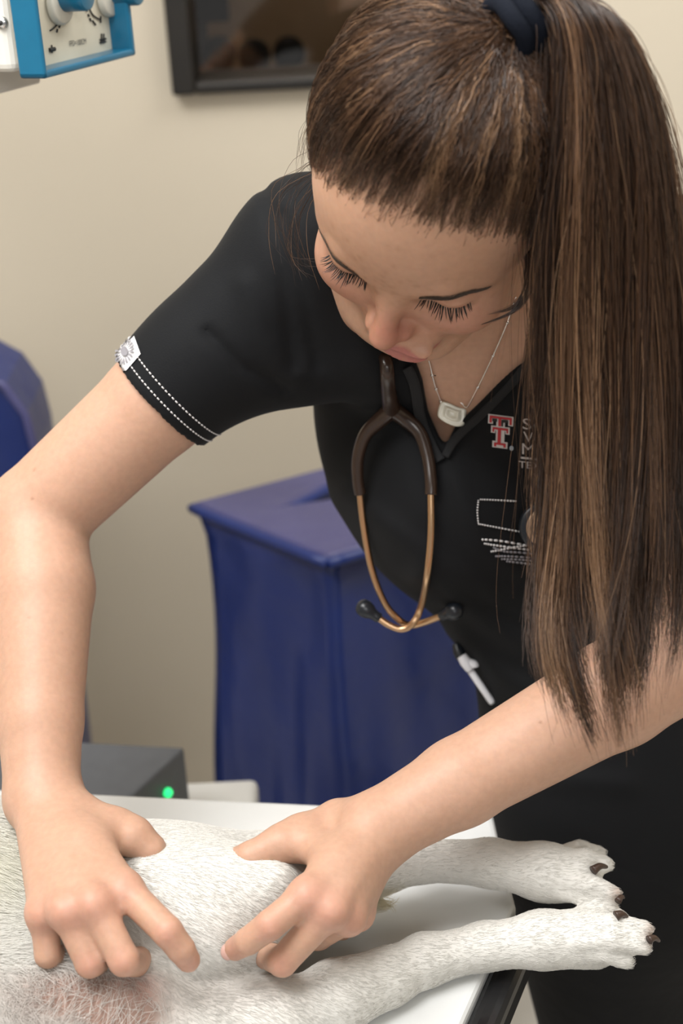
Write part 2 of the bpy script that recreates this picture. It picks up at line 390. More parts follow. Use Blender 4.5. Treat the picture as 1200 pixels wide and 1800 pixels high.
# ------------------------------------------------------------------ blue vinyl positioner with a notch
def trough(name, A, B, Cc, ztop, label, notch=True):
    """A: front corner, B: left corner, Cc: right corner (xy), upright padded block"""
    A, B, Cc = (np.array([p[0], p[1], 0.0]) for p in (A, B, Cc)); ex, ey = B - A, Cc - A
    root = empty(name, tuple((A + (ex + ey) / 2)), label, 'padded block')
    def P(u, v): return A + ex * u + ey * v
    outline = [(0, 0), (1, 0), (1, 1), (.92, 1), (.66, .30), (.45, 1), (0, 1)] if notch else [(0, 0), (1, 0), (1, 1), (0, 1)]
    # vinyl cover: subdivided walls with soft folds
    bm = bmesh.new(); rows = 26
    pts = []
    for i in range(len(outline)):
        a, b = np.array(outline[i]), np.array(outline[(i + 1) % len(outline)]); n = 14
        for k in range(n): pts.append(a + (b - a) * k / n)
    cen = P(.5, .5); rings = []
    for j in range(rows + 1):
        zz = ztop * j / rows; ring = []
        for i, (u, v) in enumerate(pts):
            p = P(u, v); d = unit(p - cen)
            fold = .006 * sin(9 * u + 7 * v + 11 * zz) + .007 * sin(23 * (u - v) - 6 * zz) * (1 - zz / ztop) + .006 * sin(5 * zz + 17 * u * v)
            ring.append(bm.verts.new(tuple(p + d * fold * (0 if j == rows else 1) + np.array([0, 0, zz]))))
        rings.append(ring)
    m = len(pts)
    for j in range(rows):
        for i in range(m): bm.faces.new((rings[j][i], rings[j][(i + 1) % m], rings[j + 1][(i + 1) % m], rings[j + 1][i]))
    bm.faces.new(rings[0][::-1]); bm.faces.new(rings[-1])
    bm_obj('cover', bm, M['vinyl'], root, True)
    bm = bmesh.new(); add_prism(bm, [P(u, v) + np.array([0, 0, ztop]) + unit(P(u, v) - cen) * .004 for u, v in outline], (0, 0, .012))
    bm_obj('top_panel', bm, M['vinyl_top'], root, bevel=.006, seg=3)
    rim = [P(u, v) + np.array([0, 0, ztop + .002]) + unit(P(u, v) - cen) * .005 for u, v in outline]; rim.append(rim[0])
    dense = np.concatenate([np.linspace(rim[i], rim[i + 1], 10)[:-1] for i in range(len(rim) - 1)] + [[rim[-1]]])
    bm = bmesh.new(); tube_bm(bm, dense, .007, 8); bm_obj('piping', bm, M['vinyl'], root, True)
    return root
fa = D(577, 990, 1.58); zt = fa[2]
fb = Zp(346, 897, zt); fc = Zp(872, 903, zt)
trough('positioning_block', fa, fb, fc, zt, 'blue vinyl positioning block with notched top standing behind the woman')
yp = 1.62
pad = empty('positioning_pad', tuple(Yp(40, 1000, yp) * (1, 1, 0)), 'blue vinyl wedge pad standing on edge at the frame side behind the bare elbow', 'padded block')
out = [Yp(*q, yp) for q in ((-330, 560), (-60, 640), (8, 676), (46, 728), (63, 790), (96, 1050), (130, 1310))]
e_ = out[-1] - out[-2]; out.append(out[-1] + e_ * (-out[-1][2] / e_[2]) + np.array([0, 0, .0])); out.append(np.array([out[0][0] - .04, yp, 0.0]))
bm = bmesh.new(); add_prism(bm, out, (0, .13, 0)); bm_obj('cover', bm, M['vinyl'], pad, bevel=.012, seg=4)
bm = bmesh.new(); tube_bm(bm, np.concatenate([np.linspace(out[k], out[k + 1], 9)[:-1] for k in range(0, 7)]) - np.array([0, .004, 0]), .0055, 8); bm_obj('piping', bm, M['vinyl_top'], pad, True)

# ------------------------------------------------------------------ grey device on a white cart behind the table
dz = .80
A_, B_ = Zp(325, 1312, dz), Zp(130, 1302, dz)
cart = empty('side_cart', (-.25, 1.2, 0), 'white side cart behind the table under the grey box', 'cart')
ct = dz - .085; cr = Zp(453, 1366, ct); cl = Zp(-160, 1352, ct)
bm = bmesh.new(); abox(bm, cl[0], cr[0], cr[1] - .20, cr[1], ct - .03, ct); bm_obj('cart_top', bm, M['steel'], cart, bevel=.008, seg=3)
for lx in (cl[0] + .03, cr[0] - .03):
    for ly in (cr[1] - .17, cr[1] - .03):
        bm = bmesh.new(); tube_bm(bm, [(lx, ly, 0), (lx, ly, ct - .03)], .012, 14); bm_obj('leg', bm, M['steel'], cart, True)
dev = empty('power_supply_box', (A_[0] - .12, A_[1] - .06, ct), 'flat grey electronics box with a green light behind the wrist', 'device')
bm = bmesh.new(); ex = unit(B_ - A_) * .30; back = Zp(325, 1308, dz); ey = np.array([-.085, -.15, 0])
add_box(bm, A_ - (0, 0, dz - ct), ex, ey, (0, 0, dz - ct)); bm_obj('casing', bm, M['grey_case'], dev, bevel=.004)
n = unit(np.cross(ey, (0, 0, 1))); n = n if n[0] > 0 else -n
pl = A_ + ey * .22 + np.array([0, 0, -.030]) + n * .002
bm = bmesh.new(); bmesh.ops.create_uvsphere(bm, u_segments=20, v_segments=12, radius=.0048, matrix=Matrix.Translation(pl)); bm_obj('indicator_light', bm, M['led'], dev, True)
pl2 = pl + np.array([0, 0, -.011])
bm = bmesh.new(); bmesh.ops.create_uvsphere(bm, u_segments=20, v_segments=12, radius=.0036, matrix=Matrix.Translation(pl2)); bm_obj('indicator_light', bm, M['led'], dev, True)

# ------------------------------------------------------------------ x-ray head, upper left
zx = D(80, 139, 1.03)[2]
PA, PB, PC = D(80, 139, 1.03), Zp(240, 97, zx), Zp(-60, 138, zx)
e1, e2 = PB - PA, PC - PA; w1 = np.linalg.norm(e1); u1 = e1 / w1; u2 = np.array([-u1[1], u1[0], 0]); u2 = u2 if u2 @ e2 > 0 else -u2
UZ = np.array([0, 0, 1.0]); Hx = .26
xr = empty('xray_head', tuple(PA + e1 * .5 + u2 * .15), 'blue framed xray head with cream dial panel hanging at upper left', 'x-ray machine')
u2 = unit(e2)
t = .0055; dp = 46 / (proj(PA)[0] - proj(PA + u2 * .01)[0]) * .01 if abs(proj(PA)[0] - proj(PA + u2 * .01)[0]) > 5 else .045
def xbox(name, o, a, b, c, m, bev=.003, par=xr): bm = bmesh.new(); add_box(bm, o, a, b, c); return bm_obj(name, bm, m, par, bevel=bev, seg=3)
bm = bmesh.new()
add_box(bm, PA, e1, u2 * dp, UZ * t); add_box(bm, PA + UZ * (Hx - t), e1, u2 * dp, UZ * t)
add_box(bm, PA, u1 * .004, u2 * dp, UZ * Hx); add_box(bm, PB - u1 * .006, u1 * .006, u2 * dp, UZ * Hx)
bm_obj('frame', bm, M['blue_paint'], xr, bevel=.0025, seg=3)
panel = xbox('dial_panel', PA + u2 * (dp * .8) + UZ * t * .3 + u1 * .002, u1 * (w1 - t * .8), u2 * .004, UZ * (Hx - t), M['cream'], 0)
xbox('housing', PA + u2 * (dp + .003) + UZ * .004, u1 * (w1 - .004), u2 * .20, UZ * (Hx - .004), M['white_case'], .006)
pc = PA + u2 * (dp + .05) - UZ * .018 + u1 * .01
xbox('filter_tray', pc, u1 * (w1 * .7), u2 * .14, UZ * .018, M['steel'], .002)
# support: yoke, tube and ceiling column above the frame
mid = PA + u1 * w1 * .5 + u2 * .16
xbox('tube_housing', mid - u1 * .11 - u2 * .09 + UZ * Hx, u1 * .22, u2 * .18, UZ * .2, M['white_case'], .03)
tube('column', [mid + UZ * (Hx + .18), mid + UZ * (2.7 - mid[2])], .045, M['steel'], xr, 24)
def on_panel(u, v, off=.0008):   # u: 0..1 left to right, v: metres above panel bottom
    return PA + u1 * (w1 * u) + u2 * (dp * .8 - off) + UZ * (t + v)
def px_on_panel(px, py, off=.0008):
    n = unit(np.cross(u1, UZ)); o = on_panel(0, 0, off); r = ray(px, py); return CAM + r * (((o - CAM) @ n) / (r @ n))
def stroke(bm, P, w): tube_bm(bm, P, w, 6)
# dial arcs with ticks, the knobs, the symbols
bm = bmesh.new()
arc1 = spline([px_on_panel(*p) for p in ((88, 54), (97, 47), (106, 35), (110, 22))], 12); stroke(bm, arc1, .0006)
for k, (a, b) in enumerate((((100, 57), (101, 51)), ((104, 49), (106, 43)), ((107, 41), (109, 35)), ((109, 34), (111, 28)))): stroke(bm, [px_on_panel(*a), px_on_panel(*b)], .0007)
bm_obj('dial_marking', bm, M['ink'], panel); bm = bmesh.new()
arc2 = spline([px_on_panel(*p) for p in ((153, 2), (157, 14), (164, 27), (177, 35))], 12); stroke(bm, arc2, .0006)
for a, b in (((149, 7), (151, 13)), ((151, 16), (153, 20)), ((155, 25), (157, 29)), ((158, 32), (160, 37)), ((163, 36), (165, 40)), ((166, 40), (168, 44)), ((177, 28), (177, 40))): stroke(bm, [px_on_panel(*a), px_on_panel(*b)], .0007)
bm_obj('dial_marking', bm, M['ink'], panel); bm = bmesh.new()
for x in (178.5, 182.5): stroke(bm, [px_on_panel(x, 59), px_on_panel(x, 76)], .0006)
for y in (69, 74): stroke(bm, [px_on_panel(176, y + 1), px_on_panel(186, y - 1)], .0008)
bm_obj('symbol', bm, M['ink'], panel); bm = bmesh.new()
stroke(bm, [px_on_panel(87, 88), px_on_panel(96, 86)], .0016); stroke(bm, [px_on_panel(91, 79), px_on_panel(91.5, 93)], .0006)
bm_obj('symbol', bm, M['ink'], panel)
def text_polys(s):
    cu = bpy.data.curves.new('t', 'FONT'); cu.body = s; cu.size = 1; cu.resolution_u = 3
    o = bpy.data.objects.new('t', cu); COL.objects.link(o); bpy.context.view_layer.update()
    me = bpy.data.meshes.new_from_object(o.evaluated_get(bpy.context.evaluated_depsgraph_get()))
    V = np.array([v.co[:2] for v in me.vertices]); Fc = [list(p.vertices) for p in me.polygons]
    bpy.data.objects.remove(o); bpy.data.curves.remove(cu); bpy.data.meshes.remove(me); return V, Fc
def text_obj(name, s, f, m, parent):     # f maps (u 0..1, v 0..1) to a world point
    V, Fc = text_polys(s); x0, x1 = V[:, 0].min(), V[:, 0].max(); y0, y1 = V[:, 1].min(), V[:, 1].max()
    bm = bmesh.new(); vs = [bm.verts.new(tuple(f((x - x0) / (x1 - x0), (y - y0) / (y1 - y0)))) for x, y in V]
    for q in Fc:
        try: bm.faces.new([vs[i] for i in q])
        except ValueError: pass
    return bm_obj(name, bm, m, parent)
text_obj('panel_lettering', 'FFD=100CM', lambda u, v: px_on_panel(122.5 + 29 * u - .5 * v, 82 - 5.0 * u - 10 * v), M['ink'], panel)
def knob(px, py, r, h, m, nm='knob'):
    c = px_on_panel(px, py, 0); bm = bmesh.new()
    q = Vector(-u2).to_track_quat('Z', 'Y').to_matrix().to_4x4()
    bmesh.ops.create_cone(bm, cap_ends=True, segments=28, radius1=r, radius2=r * .92, depth=h, matrix=Matrix.Translation(Vector(c - u2 * h / 2)) @ q)
    return bm_obj(nm, bm, m, xr, True, bevel=.0015)
knob(100, 6, .016, .006, M['knob_clear'], 'knob_skirt'); knob(186, -4, .015, .006, M['knob_clear'], 'knob_skirt')
knob(104, -9, .0125, .024, M['blue_paint']); knob(196, -17, .0125, .024, M['blue_paint'])
sc_ = D(3, 40, 1.03); hn = unit(np.cross(u2, UZ)); hn = hn if hn @ CF < 0 else -hn
bm = bmesh.new(); q = Vector(hn).to_track_quat('Z', 'Y').to_matrix().to_4x4(); r_ = ray(3, 40); o_ = PA + hn * .0005; sp = CAM + r_ * (((o_ - CAM) @ hn) / (r_ @ hn))
bmesh.ops.create_cone(bm, cap_ends=True, segments=20, radius1=.0045, radius2=.004, depth=.003, matrix=Matrix.Translation(Vector(sp)) @ q); bm_obj('screw', bm, M['chrome'], xr, True)
bm = bmesh.new(); bmesh.ops.create_cone(bm, cap_ends=True, segments=20, radius1=.0018, radius2=.0018, depth=.0006, matrix=Matrix.Translation(Vector(sp + hn * .0018)) @ q); bm_obj('screw_socket', bm, M['ink'], xr, True)
# ------------------------------------------------------------------ the woman: skeleton
HO = np.array([0.07314126, 0.91575676, 1.40166648])
HF, HU, HL = np.array([-.41980758, -.58181956, -.69659716]), np.array([-.04106726, -.75454163, .65496596]), np.array([.90668356, -.30356701, -.29286856])
def hl(x, y, z): return HO + HL * x + HF * y + HU * z          # head: x to her left, y forward, z up
HAX = np.array([HL, HF, HU])
def hloc(P): return (np.asarray(P) - HO) @ HAX.T
neck = D(872, 585, 1.10)
SR, SL = D(548, 452, 1.04), D(1205, 490, 1.06)                  # shoulder joints
ER, WR = D(62, 908, 1.075), Zp(74, 1398, 1.018)                   # her right elbow and wrist (photo left)
EL, WL = D(1222, 1140, 1.0), Zp(662, 1458, 1.005)
TH, WA, PE = D(885, 740, 1.175), D(1082, 1085, 1.20), D(1120, 1420, 1.22)
sp_ = unit(TH - PE); lat = unit((SL - SR) - sp_ * ((SL - SR) @ sp_)); sag = np.cross(lat, sp_); sag = sag if sag @ CF < 0 else -sag
TAX = np.array([lat, sp_, sag])

def head_field():
    f = Field()
    def E(x, y, z, a, b, c, k=.02, op='u'): f.add(Ell(hl(x, y, z), (a, b, c), HAX), k, op)
    def Cn(p, q, ra, rb, k=.01, op='u'): f.add(Cone(hl(*p), hl(*q), ra, rb), k, op)
    E(0, -.014, .036, .075, .094, .082)
    E(0, .020, .014, .065, .0620, .088, .03)
    E(0, .030, -.045, .049, .050, .052, .03)
    E(0, .068, -.088, .019, .017, .016, .025)
    for s in (-1, 1):
        E(s * .040, .052, -.030, .024, .025, .023, .02)             # cheek
        Cn((s * .055, .01, -.055), (s * .022, .060, -.092), .016, .014, .03)   # jaw line
        E(s * .035, .094, .000, .018, .022, .0105, .014, 's')       # eye socket
        E(s * .0338, .0622, -.001, .0155, .0150, .0125, .004)       # lowered lid
        Cn((s * .012, .0725, .018), (s * .031, .0695, .0220), .0070, .0070, .012)
        Cn((s * .031, .0695, .0220), (s * .050, .052, .015), .0072, .006, .012)
    Cn((0, .0740, .014), (0, .0950, -.024), .0060, .0078, .010)
    E(0, .0975, -.031, .0098, .0105, .0092, .005)                   # nose tip
    for s in (-1, 1):
        E(s * .0108, .0880, -.0345, .0056, .0086, .0064, .005)
        E(s * .0058, .0930, -.0400, .0030, .0045, .0028, .003, 's')  # nostril
    E(.005, .079, -.060, .024, .014, .020, .014)                        # muzzle
    E(.0015, .0890, -.0550, .0130, .0080, .0046, .004); E(.0180, .0890, -.0550, .0130, .0080, .0046, .004)
    E(.010, .0885, -.0655, .0180, .0090, .0058, .0025)                  # lower lip
    E(0, .089, -.077, .015, .008, .003, .008, 's')
    for s in (-1, 1):
        E(s * .076, -.012, -.008, .007, .018, .030, .006); E(s * .083, -.010, -.004, .004, .010, .017, .005, 's')   # ears
    return f
HEAD = head_field()

body = Field()
for it in HEAD.items: body.items.append(it)
body.add(Cone(hl(0, -.028, -.055), neck, .050, .056), .03)
body.add(Ell(TH, (.142, .17, .088), TAX), .05)
body.add(Ell(WA, (.100, .16, .070), TAX), .04); body.add(Ell(PE, (.095, .12, .075), TAX), .04)
for S in (SR, SL):
    body.add(Cone(neck - sp_ * .03, S - lat * 0, .050, .050), .04)
# collar bones
notch = D(826, 628, 1.065)
body.add(Cone(notch + lat * .015, SL * .55 + notch * .45 - sag * -.05, .007, .007), .02)
body.add(Cone(notch - lat * .015, SR * .55 + notch * .45 - sag * -.05, .007, .007), .02)
def limb(f, pts, rad, k=.02):
    for i in range(len(pts) - 1): f.add(Cone(pts[i], pts[i + 1], rad[i], rad[i + 1]), k)
limb(body, [SR, SR * .45 + ER * .55, ER], [.046, .0400, .0375], .006)
fR = ER + (WR - ER) * .28 + CR * .004
limb(body, [ER, fR, ER * .25 + WR * .75, WR], [.0375, .0375, .0295, .0255], .006)
limb(body, [SL, SL * .45 + EL * .55, EL], [.050, .042, .037], .008)
fL = EL + (WL - EL) * .26
limb(body, [EL, fL, EL * .25 + WL * .75, WL], [.037, .0365, .0290, .0245], .008)

# ---- hands: joints as (pixel x, pixel y, height above the floor)
def hand(f, wrist, mcps, fingers, thumb, toward, webs=()):
    """mcps: 4 points index..little; fingers: 4 lists of joints after the MCP; thumb: CMC, MCP, IP, tip"""
    pal = Field(); up = -CF
    wl = [wrist + (m - wrist) * .08 + (mcps[i] - mcps[3 - i]) * .10 for i, m in enumerate(mcps)]
    for i, m in enumerate(mcps): pal.add(Cone(wl[i], m, .0145, (.0104, .0104, .0100, .0092)[i]), .010)
    for i in range(3):
        a = (mcps[i] + mcps[i + 1]) / 2; pal.add(Cone(wrist * .55 + a * .45, wrist * .12 + a * .88, .0125, .0095), .008)
    pal.add(Cone(wrist, thumb[0], .020, .015), .012); pal.add(Cone(thumb[0], thumb[1], .0145, .0112), .010)
    pal.add(Cone(wrist * .4 + mcps[0] * .6, thumb[0] * .35 + thumb[1] * .65, .0105, .010), .018)
    for i, m in enumerate(mcps):
        pal.add(Ell(m + up * .0026, (.0084, .0084, .0084)), .010)     # knuckles
        pal.add(Cone(wl[i] + (m - wl[i]) * .35 + up * .0095, m + up * .0085, .0022, .0026), .008)   # tendons
    f.add(pal.finish(), .012)
    rr = [(.0100, .0094, .0085, .0074), (.0102, .0096, .0087, .0076), (.0097, .0092, .0083, .0072), (.0088, .0083, .0075, .0065)]
    for i, m in enumerate(mcps):
        fg = Field(); pts = [m] + list(fingers[i]); r = rr[i]
        for j in range(len(pts) - 1): fg.add(Cone(pts[j], pts[j + 1], r[j], r[j + 1]), .0015)
        f.add(fg.finish(), .006)
    fg = Field(); r = (.0118, .0102, .0085)
    for j in range(1, 3): fg.add(Cone(thumb[j], thumb[j + 1], r[j - 1], r[j]), .0015)
    f.add(fg.finish(), .006)
z = Zp
RM = [z(218, 1562, 1.019), z(166, 1588, 1.021), z(116, 1600, 1.017), z(76, 1604, 1.008)]
RF = [[z(294, 1637, 1.012), z(318, 1668, 1.000), z(331, 1688, .988)],
      [z(218, 1688, .996), z(238, 1692, .976), z(250, 1682, .958)],
      [z(158, 1692, .990), z(174, 1692, .970), z(188, 1676, .952)],
      [z(84, 1678, .985), z(100, 1684, .971), z(109, 1664, .966)]]
RT = [z(140, 1440, 1.012), z(236, 1470, 1.010), z(264, 1492, 1.002), z(284, 1516, .986)]
hand(body, WR, RM, RF, RT, 1)
LM = [z(540, 1572, 1.008), z(582, 1598, 1.000), z(612, 1612, .986), z(628, 1606, .970)]
LF = [[z(474, 1626, 1.000), z(436, 1654, .988), z(413, 1668, .976)],
      [z(496, 1690, .968), z(470, 1680, .950), z(448, 1664, .944)],
      [z(560, 1645, .955), z(525, 1652, .940), z(500, 1645, .936)],
      [z(600, 1630, .948), z(565, 1635, .936), z(540, 1630, .932)]]
LT = [z(596, 1448, 1.000), z(492, 1484, 1.004), z(440, 1506, 1.000), z(399, 1519, .990)]
hand(body, WL, LM, LF, LT, -1)
# tendon lines at the wrist of the photo-right hand
body.add(Cone(z(640, 1490, 1.0) - CF * .022, z(600, 1560, 1.0) - CF * .012, .003, .003), .01)

lo = np.minimum.reduce([ER - .06, WR - .08, RM[3] - .08, HO - .16, PE - .2]); hi = np.maximum.reduce([EL + .06, SL + .08, HO + .16, PE + .2, WL + .05])
lo[1] = min(lo[1], .55)
BV, BQ = polygonise(body, lo, hi, .0021)
# ---- skin colour
L = hloc(BV)
base = np.tile(np.array([.530, .318, .222]), (len(BV), 1))
def blend(mask, col): 
    global base
    base = base + np.clip(mask, 0, 1)[:, None] * (np.asarray(col) - base)
def gauss(P, c, r): return np.exp(-((P - np.asarray(c)) ** 2).sum(1) / r ** 2)
inhead = (np.abs(L) < .14).all(1)
blend(inhead * .85 * gauss(L, (0, .05, .02), .10), (.455, .250, .155))
for s in (-1, 1): blend(inhead * .55 * gauss(L, (s * .042, .075, -.025), .028), (.47, .200, .145))
blend(inhead * .7 * gauss(L, (0, .10, -.022), .018), (.43, .165, .115)); blend(inhead * .5 * gauss(L, (.012, .095, -.03), .014), (.37, .13, .09))
lipm = np.maximum(gauss(L * (1, 1, 1), (0, .099, -.0535), .0), 0) if False else None
lx = np.abs(L[:, 0] - .010); lipz = ((L[:, 2] + .0602) / (.0098 * np.sqrt(np.clip(1 - (lx / .0235) ** 2, .02, 1)))) ** 2 + (lx / .0235) ** 2
blend(inhead * (L[:, 1] > .077) * np.clip((1.05 - lipz) * 5, 0, 1) * .9, (.40, .135, .12))
fr = np.random.default_rng(3)
for _ in range(150):
    x, zz = fr.normal(0, .024), fr.normal(.0, .028); yv = .085
    d2 = (L[:, 0] - x) ** 2 + (L[:, 2] - zz) ** 2
    blend(inhead * (L[:, 1] > .05) * .5 * np.exp(-d2 / (.0011 + .0007 * fr.random()) ** 2), (.36, .19, .11))
for m, w in [(p, .013) for p in RM + LM] + [(p[0], .009) for p in RF[:3] + LF[:2]] + [(p[2], .010) for p in RF + LF]:
    blend(.5 * gauss(BV, np.asarray(m) - CF * .008, w), (.53, .245, .185))
bb = bvh_of(BV, BQ)
for px, py, r in ((60, 825, 2.2), (52, 1085, 1.8), (108, 1112, 1.4), (1107, 1275, 2.2), (948, 1270, 1.8), (975, 1283, 1.3), (57, 876, 1.8)):
    p, n = hit(bb, px, py); blend(.8 * np.exp(-((BV - p) ** 2).sum(1) / (r / 2500 * 1.2) ** 2), (.30, .14, .08))
person = link('person', np_mesh('person', BV, BQ, base), M['skin'])
tag(person, 'young woman in black scrubs with a long brown ponytail bending over the white dog', 'person')
person_bvh = bb

# ---- brows, lashes, nails
def on_head(P, off=0.0, it=8):
    P = np.array(P, float)
    for _ in range(it):
        d = HEAD.d(P); g = np.stack([(HEAD.d(P + np.eye(3)[i] * .001) - d) / .001 for i in range(3)], 1)
        g /= np.linalg.norm(g, axis=1)[:, None] + 1e-9; P = P - g * (d - off)[:, None]
    return P, g
for s in (-1, 1):
    S_, R_ = [], []
    c = spline([(s * .0185, .082, .0150), (s * .030, .077, .0195), (s * .041, .070, .0180), (s * .0505, .060, .0110)], 120)
    for p in c:
        u = (p[0] * s - .0185) / .032
        for _ in range(6):
            w = .0036 * (1 - .6 * max(u, 0)); oo = np.clip(fr.normal(0, .55), -1, 1) * w; q = p + np.array([0, -oo * .4, oo * .9 + .001])
            a, g = on_head(hl(*q)[None], .0002); d = HL * s * (.55 + u) + HU * (.50 - .8 * u) - HF * .10 + fr.normal(0, .10, 3); d = d - g[0] * (d @ g[0]); d = unit(d) * .0055
            S_.append([a[0], a[0] + d * .5 + g[0] * .0005, a[0] + d + g[0] * .0001]); R_.append([.00015, .00013, .00004])
    strands('eyebrow', S_, np.array(R_), np.full((len(S_), 3), .05), M['brow'], person)
    S_, R_ = [], []
    for k in range(36):
        u = k / 35 + fr.normal(0, .012); x = .0208 + .0265 * u
        q = hl(s * x, .082 - .012 * u, -.0045 + .003 * (2 * u - 1) ** 2); a, g = on_head(q[None], .0)
        ln = (.0068 + .0032 * sin(pi * min(max(u, 0), 1))) * fr.uniform(.7, 1.15)
        d = unit(HF * 1.0 - HU * .55 + HL * s * (-.25 + 1.2 * u) + fr.normal(0, .16, 3))
        S_.append([a[0] - d * .001, a[0] + d * ln * .35 - HU * .0006, a[0] + d * ln * .7, a[0] + d * ln + HU * .0012]); R_.append([.00036, .00036, .00026, .00005])
    strands('eyelashes', S_, np.array(R_), np.full((len(S_), 3), .01), M['lash'], person)
def nail(a, b, r, facing, wscale=1.0):
    ax = unit(b - a); n = unit(facing - ax * (facing @ ax)); side = np.cross(ax, n); bm = bmesh.new()
    bmesh.ops.create_uvsphere(bm, u_segments=18, v_segments=10, radius=1)
    for v in bm.verts:
        x, y, zz = v.co; q = b + ax * (.003 + x * .0052) + side * (y * r * .72 * wscale) + n * (r * .62 * math.sqrt(max(1 - (.72 * y) ** 2, 0)) + .0016 * zz + .0012)
        v.co = tuple(q)
    bm_obj('fingernail', bm, M['nail'], person, True)
nail(LF[0][1], LF[0][2], .0074, -CF * .55 - CR * .75 - CU * .1)
nail(LT[2], LT[3], .0085, -CF * .35 + CU * .9)
nail(RT[2], RT[3], .0085, -CF * .2 + CU * .5 + CR)

# ------------------------------------------------------------------ scrub top
hemR = SR + (ER - SR) * .545; axR = unit(ER - SR); hemL = SL + (EL - SL) * .50; axL = unit(EL - SL)
NV = np.array([(610, 300), (655, 560), (728, 628), (742, 665), (752, 722), (774, 772), (784, 782), (800, 748), (850, 700), (905, 640), (960, 560), (1020, 440), (900, 300)], float)
def inside_poly(X, Y, poly):
    ins = np.zeros(len(X), bool); d = np.full(len(X), 1e9)
    for i in range(len(poly)):
        (x0, y0), (x1, y1) = poly[i], poly[(i + 1) % len(poly)]
        c = ((y0 > Y) != (y1 > Y)); xi = x0 + (Y - y0) * (x1 - x0) / (y1 - y0 if y1 != y0 else 1e-9); ins ^= c & (X < xi)
        t = np.clip(((X - x0) * (x1 - x0) + (Y - y0) * (y1 - y0)) / ((x1 - x0) ** 2 + (y1 - y0) ** 2 + 1e-9), 0, 1)
        d = np.minimum(d, np.hypot(X - x0 - t * (x1 - x0), Y - y0 - t * (y1 - y0)))
    return np.where(ins, -d, d)
def neck_cut(P):
    x, y, zz = proj(P); return np.maximum(inside_poly(x, y, NV) * zz / FPX, (P - TH) @ -sag - .03)
FOLDS = [((600, 870), (780, 1000), (960, 1080), .0050, 26), ((740, 1010), (860, 1100), (1000, 1170), .0060, 24), ((800, 1110), (880, 1190), (1010, 1260), .005, 22),
         ((800, 840), (840, 950), (930, 1020), .004, 22), ((470, 340), (500, 480), (515, 640), -.0035, 14), ((500, 380), (530, 520), (560, 640), -.003, 12), ((365, 585), (420, 640), (500, 685), -.004, 10),
         ((640, 640), (690, 760), (740, 900), .002, 30), ((430, 500), (460, 590), (520, 660), .003, 22), ((860, 1300), (960, 1370), (1100, 1380), .004, 22)]
class Cloth(Field):
    def d(s, P, c=None, R=0.0):
        v = Field.d(s, P, c, R); m = np.abs(v) < .05
        if m.any():
            x, y, _ = proj(P[m]); add = np.zeros(m.sum())
            for a, b, e, amp, w in FOLDS:
                dd = np.full(len(x), 1e9)
                for (x0, y0), (x1, y1) in ((a, b), (b, e)):
                    t = np.clip(((x - x0) * (x1 - x0) + (y - y0) * (y1 - y0)) / ((x1 - x0) ** 2 + (y1 - y0) ** 2), 0, 1)
                    dd = np.minimum(dd, np.hypot(x - x0 - t * (x1 - x0), y - y0 - t * (y1 - y0)))
                add += amp * np.exp(-(dd / w) ** 2)
            v[m] -= add
        return v
shirt = Cloth(); g = .012
shirt.add(Ell(TH, (.142 + g, .17 + g, .088 + g), TAX), .05)
shirt.add(Ell(WA, (.116 + g, .17 + g, .082 + g), TAX), .04); shirt.add(Ell(PE + sp_ * .02, (.112 + g, .14 + g, .095 + g), TAX), .04)
for s in (-1, 1): shirt.add(Ell(TH + lat * s * .068 + sag * .06 - sp_ * .045, (.062, .06, .052), TAX), .05)
for S in (SR, SL): shirt.add(Cone(neck - sp_ * .035, S, .062, .050), .03); shirt.add(Cone(TH + sp_ * .055 + (S - TH) * .3, S, .088, .052), .03)
def sleeve(S, hm, ax, r0, r1):
    sl = Field(); sl.add(Cone(S, hm + ax * .03, r0, r1), .01)
    sl.add(Cone(S + (TH - S) * .22 - sp_ * .03, S + (hm - S) * .7 - CU * .004, .047, .042), .02)
    sl.add(Fn(lambda P: -((P - hm) @ ax), hm, .3), .002, 's')
    sl.add(Cone(hm - ax * .02, hm + ax * .05, r1 - .0045, r1 - .0045), .003, 's')
    return sl.finish()
shirt.add(sleeve(SR, hemR, axR, .053, .0462), .02); shirt.add(sleeve(SL, hemL, axL, .054, .0480), .02)
shirt.add(Fn(neck_cut, D(820, 520, 1.05), .26), .003, 's')
hemz = PE - sp_ * .075
shirt.add(Fn(lambda P: -(P - hemz) @ sp_, hemz, 5), .004, 'i')
pts = np.array([SR, SL, hemR, hemL, PE, TH, WA]); lo = pts.min(0) - .2; hi = pts.max(0) + .2
SV, SQ = polygonise(shirt, lo, hi, .0030); SV = relax(SV, SQ, 2, .35)
scrub = link('scrub_top', np_mesh('scrub_top', SV, SQ), M['scrub'], person)
sb = bvh_of(SV, SQ)
